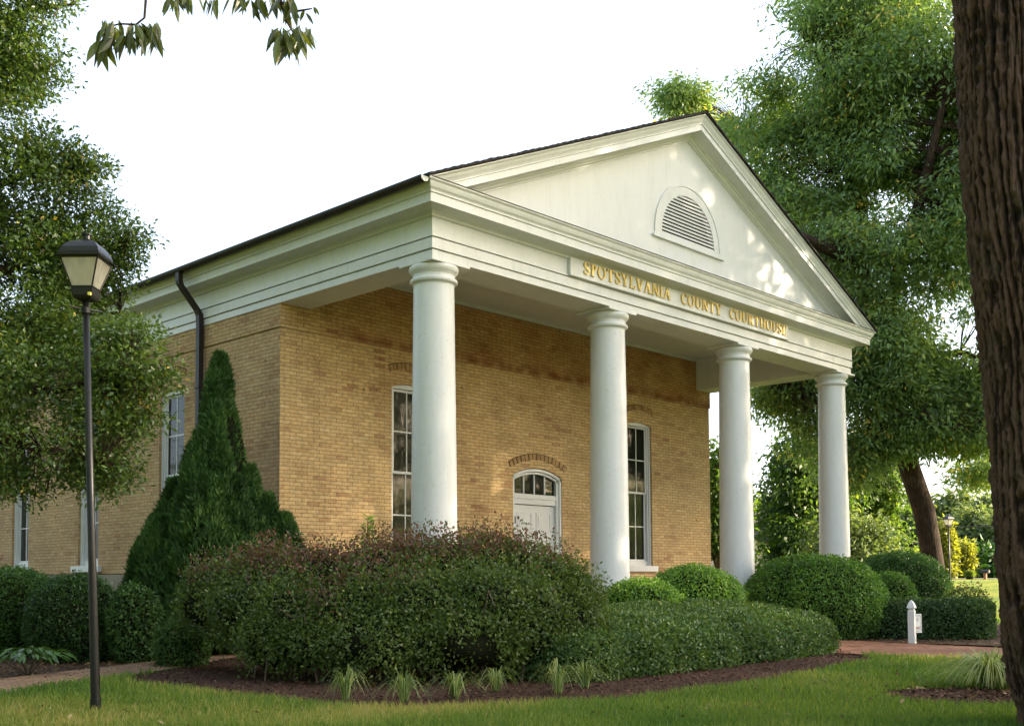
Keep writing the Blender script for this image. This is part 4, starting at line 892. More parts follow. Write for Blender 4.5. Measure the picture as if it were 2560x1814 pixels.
def hedge(name, label, line, hw, zt, size, dens, mat, cat='hedge', e=3.2, lump=0.12, lscale=1.4, varf=None, spike=0.0, under=0.0, aspect=0.5, mat2=None, corek=0.9, stems=0, seed=1, shell=0.14, htf=None, cape=2.4, tilt=0.0):
    line = [np.array(p, float) for p in line]; seg = [np.linalg.norm(b-a) for a, b in zip(line[:-1], line[1:])]; Lt = sum(seg)
    hwf = hw if callable(hw) else (lambda t: hw)
    cumul = np.concatenate([[0], np.cumsum(seg)]); LN = np.array(line)
    def pos(t): return np.stack([np.interp(t*Lt, cumul, LN[:, 0]), np.interp(t*Lt, cumul, LN[:, 1])], -1)
    root = empty(name, (*pos(np.array([0.5]))[0], G)); tag(root, label, cat)
    n = int(Lt*(2*hwf(.5)+2*(zt-G))*dens)
    def surf(t, ph, sh):
        """t in [0,1], ph angle of the cross-section 0..pi"""
        p = pos(t); p2 = pos(np.clip(t+0.12, 0, 1)); p1 = pos(np.clip(t-0.12, 0, 1)); d = unit(p2-p1); s = np.stack([-d[:, 1], d[:, 0]], -1)
        w_ = np.array([hwf(x) for x in t]); capl = w_/Lt*1.1
        tau = np.maximum(np.maximum(1-t/capl, 1-(1-t)/capl), 0); sc = np.maximum(1-tau**cape, 0.0)**(1/cape)
        cx = np.cos(ph); cz = np.sin(ph); k = (np.abs(cx)**e+np.abs(cz)**e)**(-1/e)
        hh = (zt-G) if htf is None else np.array([htf(x) for x in t])-G
        under_f = 1.0
        z01 = cz*k; lat = cx*k
        zz = G+z01*hh*(0.80+0.20*sc)
        if under: lat = lat*(1-under*np.clip(1-z01/0.42, 0, 1)**1.3)
        zz = G+(zz-G)*(1+tilt*lat)
        q = np.stack([p[:, 0]+s[:, 0]*lat*w_*sc*sh, p[:, 1]+s[:, 1]*lat*w_*sc*sh, G+(zz-G)*(1-(1-sh)*np.abs(cz))], -1)
        nr = unit(np.stack([s[:, 0]*cx*1.0+d[:, 0]*np.sign(t-0.5)*tau, s[:, 1]*cx+d[:, 1]*np.sign(t-0.5)*tau, cz], -1))
        lp = (noise3(q, lscale, seed)-0.5)*2*lump
        return q+nr*lp[:, None], nr
    tab = np.linspace(0, math.pi, 400); kk = (np.abs(np.cos(tab))**e+np.abs(np.sin(tab))**e)**(-1/e); ax_ = np.cos(tab)*kk*hwf(.5); az_ = np.sin(tab)*kk*(zt-G)
    arc = np.concatenate([[0], np.cumsum(np.hypot(np.diff(ax_), np.diff(az_)))])
    ncap = int(2*2*hwf(.5)*(zt-G)*dens*1.2); cl_ = hwf(.5)/Lt*1.1; sc_ = rng.random(ncap); tc_ = cl_*(1-(1-sc_**cape)**(1/cape)); tc_ = np.where(rng.random(ncap) < .5, tc_, 1-tc_)
    t = np.concatenate([rng.random(n), tc_]); n = len(t); ph = np.interp(rng.random(n)*arc[-1], arc, tab); sh = 1-shell*rng.random(n)**1.5
    P, nr = surf(t, ph, sh); ok = P[:, 2] > G+0.02; P, nr, sh = P[ok], nr[ok], sh[ok]
    if spike:
        up = (rng.random(len(P)) < 0.30) & (nr[:, 2] > 0.1); P = P+up[:, None]*unit(nr+np.array([0, 0, .8]))*(rng.random(len(P))**1.5*spike)[:, None]
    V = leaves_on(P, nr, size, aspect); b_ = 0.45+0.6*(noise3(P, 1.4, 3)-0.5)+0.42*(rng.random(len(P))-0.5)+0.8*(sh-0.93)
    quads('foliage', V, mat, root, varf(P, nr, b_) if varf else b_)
    cm = MB(); nt_, np_ = 40, 14; vs = []
    ce_ = hwf(.5)/Lt*0.16; tt = np.repeat(np.linspace(ce_, 1-ce_, nt_), np_+1); pp = np.tile(np.linspace(0.0, math.pi, np_+1), nt_); Q, _ = surf(tt, pp, np.full(len(tt), corek)); Q[:, 2] = np.where(Q[:, 2] < G+.05, G-.02, Q[:, 2])
    cm.add(Q, [(a_*(np_+1)+b2, (a_+1)*(np_+1)+b2, (a_+1)*(np_+1)+b2+1, a_*(np_+1)+b2+1) for a_ in range(nt_-1) for b2 in range(np_)])
    for k in range(stems):
        q = pos(np.array([0.06+0.9*random.random()]))[0]+np.array([random.uniform(-.5, .5), random.uniform(-.5, .5)])*hwf(.5)*0.8; dv = Vector((random.uniform(-.6, .6), random.uniform(-.6, .6), 0)); 
        cm.tube([(q[0], q[1], G-.02), (q[0]+dv.x*.3, q[1]+dv.y*.3, G+.35), (q[0]+dv.x*.8, q[1]+dv.y*.8, G+.8), (q[0]+dv.x*1.2, q[1]+dv.y*1.2, G+1.2)], [.02, .016, .012, .006], 6, m=1)
    cm.build('stems', [core, twigm], root, smooth=True)  # dark hull painting the inner shade, plus any modelled stems
    return root
yl = [(-1.25, -2.35), (1.0, -2.30), (3.2, -2.24), (5.0, -2.15)]
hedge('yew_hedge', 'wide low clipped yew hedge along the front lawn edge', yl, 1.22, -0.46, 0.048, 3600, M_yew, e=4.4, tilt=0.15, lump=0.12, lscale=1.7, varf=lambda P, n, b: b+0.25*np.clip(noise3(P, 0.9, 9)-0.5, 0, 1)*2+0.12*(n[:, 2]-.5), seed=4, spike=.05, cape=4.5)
hr = [ground(2120, 19.6)[:2], ground(2300, 19.4)[:2], ground(2480, 19.0)[:2]]
hedge('yew_hedge', 'low dark clipped hedge behind the small white sign post', hr, 0.75, -0.42, 0.045, 2600, M_yew, e=3.4, lump=0.07, varf=lambda P, n, b: b-0.18, seed=6)
bl = [ground(520, 13.3)[:2], ground(800, 12.6)[:2], ground(1080, 12.5)[:2], ground(1370, 12.4)[:2]]
def barb_var(P, n, b):
    h = (P[:, 2]-G)/1.55; nz = noise3(P, 1.1, 21)
    red = np.clip((h-0.72+0.9*(nz-0.5))*2.6, 0, 0.78)
    g = 0.05+0.45*np.clip(b, 0, 1); r_ = 0.62+0.36*np.clip(b, 0, 1)
    return np.where(rng.random(len(P)) < red, r_, g)
bp = [(555, 1400, 13.5, 85), (660, 1368, 13.1, 110), (790, 1358, 12.8, 125), (940, 1352, 12.7, 130), (1080, 1336, 12.7, 140), (1220, 1336, 12.7, 130), (1335, 1358, 12.6, 120), (1425, 1410, 12.5, 85),
      (520, 1450, 13.2, 62), (625, 1450, 12.6, 90), (750, 1440, 12.2, 110), (900, 1430, 12.0, 125), (1070, 1425, 11.9, 130), (1240, 1420, 11.9, 130), (1360, 1445, 12.0, 110), (1440, 1490, 12.1, 68), (690, 1520, 12.0, 80), (1180, 1520, 11.6, 120), (960, 1530, 11.6, 130), (1350, 1530, 11.8, 90), (800, 1520, 11.8, 100), (1070, 1540, 11.6, 110)]
bparts = []
for px, ptop, dpt, rpx in bp:
    c = ground(px, dpt); zt_ = at(px, ptop+10, dpt)[2]; zb_ = (G+0.50 if px < 660 else G+0.10); bparts.append(((c[0], c[1], (zt_+zb_)/2), (rpx*dpt/FPX*1.12, rpx*dpt/FPX*1.12, (zt_-zb_)/2*1.04)))
BB = shrub('barberry_hedge', 'large wild barberry hedge with maroon tips in front of the corner column', 'hedge', bparts, 0.042, 4300, M_barb, varf=barb_var, lump=0.26, lscale=2.8, spike=0.20, gap=True, e=2.1, shell=0.25, corek=0.80)
mb = MB()
for k in range(30):
    pxx = random.uniform(620, 1400); dpt = random.uniform(11.5, 12.6); q = ground(pxx, dpt); a_ = random.uniform(0, 6.28); l = random.uniform(.3, .9); rr_ = random.uniform(.006, .016)
    pts = [q+np.array([0, 0, -.02])]
    for m_ in range(1, 6):
        t_ = m_/5; pts.append(q+np.array([math.cos(a_)*l*t_**1.3+random.uniform(-.03, .03), math.sin(a_)*l*t_**1.3+random.uniform(-.03, .03), (0.75+.4*random.random())*math.sin(t_*1.9)*0.9]))
    mb.tube(pts, [rr_*(1-.12*i_) for i_ in range(6)], 6)
mb.build('bare_stems', simple('grey_stem', (0.11, 0.085, 0.06), .8, .2), BB)

# upright sprig growing out of it
def sprig(px, py0, py1, depth, label):
    a_ = at(px, py0, depth); b_ = at(px+6, py1, depth); root = empty('sapling', tuple(ground(px, depth))); tag(root, label, 'sapling')
    mb = MB(); mb.tube([ground(px, depth), a_, (a_+b_)/2+np.array([.01, 0, 0]), b_], [.008, .006, .005, .003], 6); mb.build('stem', twigm, root)
    P = []; D = []
    for k in range(13):
        t = k/12
        for s_ in (-1, 1, 0.3): P.append(a_+(b_-a_)*t); D.append(RR*s_*(1-0.4*t)+np.array([0, 0, 0.25-0.5*(1-t)])+rng.normal(size=3)*.25)
    P = np.array(P); D = np.array(D); nn = len(P); V = leafV(P, D, unit(np.tile([0, 0, 1.0], (nn, 1))+rng.normal(size=(nn, 3))*.3), np.full(nn, .10)*(0.7+.5*rng.random(nn)), np.full(nn, .05))
    quads('leaves', V, M_box, root, 0.5+0.4*rng.random(nn))
sprig(914, 1375, 1293, 12.7, 'thin green sapling sticking up above the barberry hedge')

# arborvitae
def arborvitae():
    c = ground(545, 16.4); root = empty('arborvitae', tuple(c)); tag(root, 'tall cone shaped dark evergreen by the downspout on the side wall', 'evergreen tree')
    zt = at(545, 884, 16.4)[2]; s = 16.4/FPX
    Vs = []; vv = []
    # plumes: each an upright flame of sprays
    def plume(cx, cy, z0, z1, r0, n, seed):
        t = rng.random(n)**0.85; z = z0+(z1-z0)*t; th = rng.random(n)*2*math.pi
        R = r0*(1-t**1.5)**0.75+0.03; R = R*(0.50+0.95*(noise3(np.stack([np.cos(th)*1.2+cx, np.sin(th)*1.2+cy, z*1.5], -1), 2.1, seed)))*(1-0.22*rng.random(n)**1.5)
        P = np.stack([cx+np.cos(th)*R, cy+np.sin(th)*R, z], -1); nr = unit(np.stack([np.cos(th), np.sin(th), 0.7+0*th], -1)); return P, nr
    specs = [(0, 0, zt, 0.62, 34000)]
    lob = [(-4, -.28, 940, .26), (8, -.45, 1020, .36), (-22, -.5, 1090, .44), (30, -.55, 1120, .42), (0, -.75, 1200, .5), (-22, 0.1, 985, .33), (28, -.05, 1020, .34), (-70, .15, 1110, .48), (80, -.1, 1170, .45), (-120, .2, 1200, .52), (120, .0, 1240, .45), (-40, -.45, 1150, .5), (60, -.5, 1200, .48), (-165, .2, 1290, .45), (165, -.1, 1290, .50), (-190, .0, 1370, .36), (10, -.6, 1260, .5), (-120, -.4, 1300, .5)]
    P, nr = plume(c[0], c[1], G+.25, zt, 0.47, 24000, 1); Ps = [P]; Ns = [nr]; gap = []
    for i, (dx, dy, ptop, r0) in enumerate(lob):
        q = c+RR*dx*s+FF*dy; ztt = at(545+dx, ptop, 16.4)[2]; P, nr = plume(q[0], q[1], G+.1, ztt, r0, int(9000), i+5); Ps.append(P); Ns.append(nr)
    P = np.concatenate(Ps); nr = np.concatenate(Ns); nn = len(P)
    D = unit(nr*0.9+np.array([0, 0, .9])+rng.normal(size=(nn, 3))*.45); V = leafV(P, D, unit(nr+rng.normal(size=(nn, 3))*.8), 0.10*(.5+.9*rng.random(nn)), .032*(.7+.6*rng.random(nn)))
    quads('foliage', V, M_arb, root, 0.38+1.3*(noise3(P, 3.5, 4)-0.45)+0.5*(rng.random(nn)-.5))
    mb = MB(); mb.tube([c, (c[0], c[1], G+1.5), (c[0], c[1], zt-.3)], [.12, .08, .02], 10)
    for i, (dx, dy, ptop, r0) in enumerate(lob):
        q = c+RR*dx*s+FF*dy; ztt = at(545+dx, ptop, 16.4)[2]
        mb.lathe([(r0*.7, G+.15), (r0*.72, G+.5), (r0*.6, G+(ztt-G)*.6), (0.02, ztt-.15)], q[0], q[1], 12, 1)
    mb.lathe([(.5, G+.15), (.5, 1.2), (.3, zt-1.0), (0.02, zt-.25)], c[0], c[1], 12, 1)
    mb.build('trunk', [twigm, core], root)
arborvitae()

# ------------------------------------------------------------------ trees
def make_tree(name, label, cat, trunk, limbs, lobes, ncl, leaf, mat, bark, group=None, per=16, spread=0.32, droop=0.3, seed=1, cut=0.44, gscale=0.5, cull=None, aspect=0.4, twigs=True, varb=0.0, trunk_obj=None, flat=0.6, shell=0.45):
    """trunk: list of (xyz, r); limbs: list of lists of (xyz, r); lobes: (centre, radii)"""
    root = empty(name, tuple(trunk[0][0])); tag(root, label, cat, group)
    mb = MB(); mb.tube([t[0] for t in trunk], [t[1] for t in trunk], 14)
    nodes = [np.array(t[0]) for t in trunk[-2:]]
    for lm in limbs:
        mb.tube([t[0] for t in lm], [t[1] for t in lm], 9)
        for (a_, _), (b_, _) in zip(lm[:-1], lm[1:]):
            for k in range(4): nodes.append(np.array(a_)+(np.array(b_)-np.array(a_))*(k+1)/4)
    nodes = np.array(nodes)
    vol = np.array([r[0]*r[1]*r[2] for c, r in lobes])**0.62; cnt = (ncl*vol/vol.sum()).astype(int)+1
    C = []
    for (c, r), k in zip(lobes, cnt):
        d = unit(rng.normal(size=(k*2, 3)))*(rng.random(k*2)**(1/(3-2*shell*0.9)))[:, None]; C.append(np.array(c)+d*np.array(r))
    C = np.concatenate(C); ok = noise3(C, gscale, seed) > cut-0.5*0
    if cull is not None: ok &= ~cull(C)
    C = C[ok]
    if len(C) > ncl: C = C[rng.permutation(len(C))[:ncl]]
    # twigs to the nearest limb
    if twigs:
        tb = MB()
        for q in C[::2]:
            if np.min(np.sum((nodes-q)**2, axis=1)) > (twigs if twigs is not True else 1.7)**2: continue
            j = int(np.argmin(np.sum((nodes-q)**2, axis=1))); b_ = nodes[j]; d = q-b_
            mid = b_+d*0.55+np.array([0, 0, 0.10*np.linalg.norm(d)]); r_ = min(0.035, 0.006+0.006*np.linalg.norm(d))
            if cull is not None and (cull(np.array([mid]))[0]): continue
            tb.tube([b_, mid, q], [r_, r_*0.6, 0.004], 3, caps=False)
        tb.build('branches', bark, root)
    mb.build('trunk', bark, root, smooth=True)
    n = len(C)*per; ci = np.repeat(np.arange(len(C)), per); off = unit(rng.normal(size=(n, 3)))*(rng.random(n)**0.5)[:, None]*spread*np.array([1, 1, flat])
    P = C[ci]+off; D = unit(off*1.2/spread+np.array([0, 0, -droop])+rng.normal(size=(n, 3))*.45); Nn = unit(np.array([0, 0, 1.0])+rng.normal(size=(n, 3))*.75)
    L = leaf*(.6+.75*rng.random(n)); V = leafV(P, D, Nn, L, L*aspect)
    if cull is not None: k = ~cull(P); V = V[k]; ci = ci[k]; P = P[k]
    cv = rng.random(len(C)); v = 0.40+0.45*(cv[ci]-.5)+0.5*(rng.random(len(P))-.5)+varb
    v = v+np.where(cv[ci] > 0.965, 0.28, 0)
    quads('crown', V, mat, root, v)
    return root
def lob(px, py, d, rx, ry, rd=None):
    """a lobe of a crown seen at px,py, d metres off; radii in photo pixels, rd in metres"""
    k = d/FPX; c = at(px, py, d); r = rx*k
    return (c, (r*0.9+0.1, r*0.9+0.1, ry*k)) if rd is None else (c, (math.hypot(r*.7, rd*.7), math.hypot(r*.7, rd*.7), ry*k))
def in_house(P, m=0.15):
    x, y, z = P[:, 0], P[:, 1], P[:, 2]; rz_ = ZT+0.1+(np.minimum(x, 12-x)+.39)*SL
    return (x > -0.55-m) & (x < 12.55+m) & (y > -0.5-m) & (y < YEND+.5) & (z < rz_+m) 
# holly tree at the left edge
hd = 12.0
tb_ = ground(-260, hd)
trunk = [(tb_, .30), (tb_+np.array([0, 0, 1.6]), .26), (at(-250, 900, hd), .22), (at(-230, 450, hd), .17), (at(-200, 0, hd), .12), (at(-190, -400, hd), .06)]
def limb(d0, *pts): return [(at(px, py, dd), r) for px, py, dd, r in pts]
limbs = [limb(0, (-245, 950, 12, .10), (-100, 960, 11.7, .07), (120, 980, 11.3, .045), (330, 930, 11, .02)),
         limb(0, (-245, 1050, 12, .10), (-60, 1090, 11.6, .06), (100, 1120, 11.2, .04), (260, 1150, 11, .02)),
         limb(0, (-240, 760, 12, .09), (-80, 700, 12.2, .06), (120, 640, 12.3, .035), (300, 605, 12.3, .008)),
         limb(0, (-235, 600, 12, .09), (-60, 480, 12, .06), (110, 420, 12.2, .03), (200, 440, 12.4, .01)),
         limb(0, (-230, 450, 12, .08), (-90, 300, 12.2, .05), (60, 200, 12.4, .03), (150, 150, 12.5, .015)),
         limb(0, (-220, 250, 12, .07), (-100, 100, 12, .05), (50, 30, 12.2, .03), (190, 10, 12.2, .012)),
         limb(0, (-240, 850, 12, .09), (-50, 830, 12.6, .06), (150, 800, 12.8, .04), (300, 780, 12.8, .015))]
lobes = [lob(-80, -60, 12, 190, 130, 1.0), lob(110, 20, 12.2, 95, 45, .5), lob(40, 150, 12.2, 110, 75, .8), lob(-60, 300, 12.2, 230, 150, 1.0), lob(100, 270, 12.3, 70, 60, .45), lob(130, 390, 12.3, 85, 65, .5),
         lob(0, 520, 12.2, 220, 150, 1.2), lob(200, 530, 12.3, 110, 70, .5), lob(300, 590, 12.3, 105, 28, .25), lob(130, 640, 12.2, 190, 100, .9), lob(-40, 760, 12, 230, 130, 1.2), lob(220, 710, 12.6, 110, 60, .5), lob(150, 850, 12, 170, 90, .9),
         lob(310, 840, 11.4, 90, 50, .4), lob(60, 960, 11.6, 260, 110, 1.2), lob(330, 930, 11.2, 115, 62, .5), lob(300, 1040, 11.2, 100, 80, .5), lob(120, 1100, 11.4, 230, 110, 1.1), lob(250, 1180, 11.2, 100, 62, .4), lob(60, 1190, 11.2, 120, 62, .5), lob(-120, 1050, 11.8, 200, 150, 1.0), lob(-350, 500, 12.5, 280, 500, 2.0), lob(150, 260, 12.3, 45, 35, .3), lob(205, 420, 12.4, 65, 42, .4), lob(60, 420, 12.2, 160, 80, .8), lob(60, 90, 12.2, 120, 55, .6), lob(240, 640, 12.4, 110, 55, .45)]
make_tree('holly_tree', 'dense small leaved tree filling the left edge in front of the brick side wall', 'tree', trunk, limbs, lobes, 8700, 0.055, M_oak, bark_mid, per=17, spread=0.20, twigs=0.55, droop=0.1, seed=3, cut=0.43, gscale=1.7, cull=in_house, aspect=0.5, flat=0.7)

# big ash tree right of the portico (leaning trunk)
D_ = 27.0
tb_ = ground(2345, D_)
trunk = [(tb_, .36), (at(2333, 1420, D_), .27), (at(2325, 1360, D_), .255), (at(2310, 1276, D_), .26), (at(2277, 1179, D_), .25), (at(2246, 1080, D_), .25), (at(2215, 960, D_), .26), (at(2185, 850, D_), .24)]
limbs = [limb(0, (2185, 850, 27, .23), (2160, 700, 27, .19), (2150, 520, 27, .18), (2160, 300, 27, .12), (2180, 100, 27, .07)),
         limb(0, (2215, 960, 27, .20), (2150, 660, 25.5, .16), (2040, 610, 24.5, .13), (1940, 560, 24, .08), (1820, 420, 24.5, .05)),
         limb(0, (2200, 900, 27, .17), (2240, 700, 26, .17), (2300, 500, 25, .12), (2360, 250, 24, .07)),
         limb(0, (2185, 850, 27, .17), (2060, 680, 28, .14), (1950, 480, 29, .07), (1860, 320, 29, .015)),
         limb(0, (2220, 980, 27, .18), (2300, 900, 26.5, .13), (2400, 880, 26, .08), (2470, 900, 26, .04)),
         limb(0, (2205, 940, 27, .18), (2120, 900, 26, .12), (2040, 930, 25.5, .07), (1950, 960, 25.5, .04)),
         limb(0, (2160, 600, 27, .13), (2100, 350, 26, .08), (2060, 170, 25.5, .04), (2020, 110, 25.5, .012)),
         limb(0, (2210, 930, 27, .14), (2260, 980, 25.5, .08), (2330, 1050, 25, .04), (2380, 1070, 25, .012))]
lobes = [lob(2150, 60, 26, 190, 120, 2.0), lob(1990, 60, 25.5, 110, 60, 1.0), lob(1960, 140, 25.5, 60, 25, .5), lob(2300, 180, 25, 190, 160, 2), lob(2080, 250, 26, 190, 130, 2.2), lob(1960, 330, 27, 150, 100, 1.8), lob(1780, 260, 28.5, 150, 50, 1.2), lob(1690, 235, 28.5, 85, 34, .6), lob(1830, 240, 28.5, 95, 42, .8), lob(1900, 290, 28, 90, 60, 1.0), lob(1930, 200, 27, 60, 40, .7), lob(1760, 255, 28.5, 80, 38, .7), lob(1860, 330, 28.5, 120, 75, 1.2),
         lob(2250, 420, 25.5, 210, 150, 2.4), lob(2080, 480, 26, 180, 130, 2.2), lob(1960, 480, 27.5, 120, 90, 1.5), lob(2400, 560, 25, 170, 170, 2), lob(2200, 640, 25.5, 180, 130, 2.2), lob(2070, 660, 26.5, 110, 90, 1.4), lob(2330, 780, 25.5, 170, 130, 2), lob(2180, 830, 26, 110, 110, 1.5),
         lob(2170, 990, 25.8, 75, 70, 1.0), lob(2250, 960, 25.5, 110, 80, 1.2), lob(2390, 930, 26, 120, 90, 1.5), lob(2440, 1060, 26, 110, 90, 1.5), lob(2330, 1060, 25.5, 75, 45, .8), lob(1950, 1000, 26.5, 80, 60, 1), lob(2010, 940, 26, 110, 55, 1.2), lob(2030, 1060, 26, 75, 100, .8), lob(2120, 1180, 26.5, 90, 60, .8), lob(2235, 1060, 25.8, 95, 70, .9), lob(2300, 1100, 25.8, 80, 48, .7), lob(2170, 1120, 26, 80, 55, .8), lob(2400, 1100, 26, 90, 35, .8), lob(2250, 880, 25.5, 150, 90, 1.5), lob(2400, 1010, 26.5, 120, 60, 1), lob(2150, 1110, 26.5, 60, 50, .8), lob(2480, 300, 24.5, 150, 250, 2), lob(2450, 1180, 28, 70, 50, .8),
         lob(2300, -150, 26, 350, 160, 3.5), lob(2650, 300, 26, 250, 350, 4)]
def gap_cull(P):
    return in_house(P)
make_tree('shade_tree', 'huge leafy tree with a leaning trunk right of the portico', 'tree', trunk, limbs, lobes, 13500, 0.145, M_maple, bark_mid, per=19, spread=0.50, droop=0.55, seed=5, cut=0.41, gscale=0.75, cull=gap_cull, aspect=0.34, flat=0.42, shell=.6)

# mid-distance pale green trees behind the columns
def simple_tree(px, depth, ptop, wpx, label, mat, ncl=900, leaf=.2, seed=1, bark=bark_mid, group='trees beyond the lawn', name='tree', hbase=0.2, per=12, spread=.7, droop=.3, cut=0.40, varb=0.0, gscale=0.3):
    b_ = at(px, 1441, depth); b_[2] = float(terrain(b_[0], b_[1])); s = depth/FPX; zt = at(px, ptop, depth)[2]; H = zt-b_[2]; R_ = wpx/2*s
    up = np.array([0, 0, 1.0])
    trunk = [(b_, H*.035), (b_+up*H*.25, H*.027), (b_+up*H*.5, H*.02), (b_+up*H*.8, H*.008)]
    lbs = []; lms = []
    r2 = np.random.default_rng(seed)
    for k in range(9):
        a_ = r2.random()*6.28; hh = hbase+(0.92-hbase)*(k+.5)/9; rr = R_*(0.75*math.sin(math.pi*min(1, (0.22+0.78*hh)))**.6)
        c = b_+up*H*hh+np.array([math.cos(a_), math.sin(a_), 0])*rr*.55; lbs.append((c, (rr*.75, rr*.75, H*.13+.2)))
        lms.append([(b_+up*H*max(.15, hh-.2), H*.012), (c, H*.004)])
    lbs.append((b_+up*H*.55, (R_*.6, R_*.6, H*.4)))
    return make_tree(name, label, 'tree', trunk, lms, lbs, ncl, leaf, mat, bark, group, per=per, spread=spread, droop=droop, seed=seed, cut=cut, gscale=gscale, twigs=False, varb=varb, aspect=.5, cull=in_house)
simple_tree(2010, 38, 1050, 350, 'pale green tree seen between the third and fourth columns', M_lime, 1500, .20, 11, per=14, spread=.6, droop=.7, hbase=.1, varb=-.1)
simple_tree(2200, 42, 1075, 250, 'yellow green tree behind the leaning trunk', M_lime, 1100, .2, 12, per=14, hbase=.05, varb=.05)
simple_tree(1800, 36, 1100, 150, 'narrow green tree beside the right end of the brick wall', M_lime, 600, .2, 13, per=14, hbase=.05)
simple_tree(2120, 34, 1265, 330, 'low dark bushy tree behind the fourth column', M_far, 900, .16, 14, per=14, spread=.5, hbase=.02)
for px, dpt, pt, wd, lbl, mt, sd_ in ((2385, 82, 1222, 150, 'tall dark tree left of the distant lamp post', M_far, 21), (2470, 86, 1232, 170, 'rounded tree in the middle of the far treeline', M_far, 22), (2540, 80, 1215, 150, 'far tree half hidden by the foreground trunk', M_far, 23), (2430, 74, 1272, 130, 'lighter green tree low in the far treeline', M_far, 24), (2300, 84, 1235, 160, 'far tree just left of the leaning trunk', M_far, 25), (2510, 72, 1300, 120, 'low grey green tree above the mailbox', M_far, 26),
                             (2620, 84, 1200, 200, 'far tree right of the foreground trunk', M_far, 27), (2200, 88, 1225, 220, 'far tree behind the fourth column', M_far, 28), (2480, 70, 1370, 260, 'dark shaded undergrowth tree behind the mailbox', M_boxd, 30), (1960, 90, 1220, 300, 'far tree behind the third column', M_far, 31), (2700, 80, 1200, 260, 'far tree at the right end of the treeline', M_far, 33), (1760, 90, 1200, 300, 'far tree behind the brick wall', M_far, 34)):
    simple_tree(px, dpt, pt, wd, lbl, mt, 700, .42, sd_, per=12, spread=1.0, hbase=.05, cut=.3, group='trees of the far treeline')
simple_tree(2366, 66, 1290, 34, 'bright yellow sunlit shrub left of the distant lamp post', M_gold, 260, .26, 41, per=12, spread=.5, hbase=.05, name='golden_tree', group=None)
simple_tree(2412, 67, 1352, 44, 'bright yellow sunlit tree right of the distant lamp post', M_gold, 200, .24, 42, per=12, spread=.45, hbase=.25, name='golden_tree', group=None)
# little clipped bush and mailbox at the road
p_ = at(2424, 1441, 57.5); gz = float(terrain(p_[0], p_[1]))
root = empty('bush', (p_[0], p_[1], gz)); tag(root, 'tiny clipped yellow green bush by the far road', 'shrub')
P, nr, dp = blob_points((p_[0], p_[1], gz+.2), (.22, .22, .24), 1500, 3.0, .1); quads('foliage', leaves_on(P, nr, .07), M_lime, root, .6+.4*rng.random(len(P)))
mb = MB(); mb.lathe([(.17, gz), (.18, gz+.3), (.05, gz+.4)], p_[0], p_[1], 10); mb.build('stems', core, root)
p_ = at(2463, 1441, 57.0); gz = float(terrain(p_[0], p_[1])); root = empty('mailbox', (p_[0], p_[1], gz)); tag(root, 'distant mailbox with dark box on a brick post by the road', 'mailbox')
mb = MB(); mb.box(p_[0]-.07, p_[0]+.07, p_[1]-.07, p_[1]+.07, gz, gz+.34); mb.build('post', pathbrick, root)
mb = MB(); vs = []
for yy in (-.22, .22):
    for an in np.linspace(0, math.pi, 9): vs.append((p_[0]+.10*math.cos(an), p_[1]+yy, gz+.43+.07*math.sin(an)))
    vs += [(p_[0]-.10, p_[1]+yy, gz+.345), (p_[0]+.10, p_[1]+yy, gz+.345)]
n_ = 11; mb.add(vs, [tuple(range(n_-1, -1, -1)), tuple(range(n_, 2*n_))]+[(i, (i+1) % n_, n_+(i+1) % n_, n_+i) for i in range(n_)]); mb.build('box', blackmetal, root)
# pale house glimpsed through the trees
def house(px, depth, w_, dp_, h_, label, rot=0.0):
    b_ = at(px, 1441, depth); gz = float(terrain(b_[0], b_[1])); root = empty('house', (b_[0], b_[1], gz)); tag(root, label, 'house', 'pale houses behind the trees')
    x0, x1, y0, y1 = b_[0]-w_/2, b_[0]+w_/2, b_[1]-dp_/2, b_[1]+dp_/2
    side = simple('pale_siding', (0.55, 0.50, 0.40), .7)
    mb = MB(); mb.box(x0, x1, y0, y1, gz, gz+h_); mb.add([(x0, y0, gz+h_), (x0, y1, gz+h_), (x0, (y0+y1)/2, gz+h_+dp_*.3)], [(0, 1, 2)]); mb.add([(x1, y0, gz+h_), (x1, y1, gz+h_), (x1, (y0+y1)/2, gz+h_+dp_*.3)], [(0, 2, 1)]); mb.build('wall', side, root)
    mb = MB(); ym = (y0+y1)/2; zt = gz+h_+dp_*.3+.05
    for s_ in (y0-.3, y1+.3): mb.add([(x0-.3, s_, gz+h_-.1), (x1+.3, s_, gz+h_-.1), (x1+.3, ym, zt), (x0-.3, ym, zt), (x0-.3, s_, gz+h_+.02), (x1+.3, s_, gz+h_+.02), (x1+.3, ym, zt+.12), (x0-.3, ym, zt+.12)], [(0,1,2,3), (7,6,5,4), (0,4,5,1), (0,3,7,4), (1,5,6,2)])
    mb.build('roof', shingle, root)
    for xx in (x0+w_*.25, x0+w_*.65):
        mb = MB(); mb.box(xx-.5, xx+.5, y0-.04, y0-.001, gz+1.0, gz+2.4); wn_ = mb.build('window', paint, root); mb = MB(); mb.box(xx-.42, xx+.42, y0-.05, y0-.041, gz+1.08, gz+2.32); mb.build('pane', glass, wn_)
    for yy in (ym-1.2, ym+1.0):
        mb = MB(); mb.box(x0-.04, x0-.001, yy-.5, yy+.5, gz+1.0, gz+2.4); wn_ = mb.build('window', paint, root); mb = MB(); mb.box(x0-.05, x0-.041, yy-.42, yy+.42, gz+1.08, gz+2.32); mb.build('pane', glass, wn_)
house(1930, 47, 9, 4, 2.0, 'pale beige house glimpsed through leaves between the third and fourth columns')
house(2352, 72, 3.0, 3.0, 2.0, 'tiny white outbuilding just right of the leaning trunk')

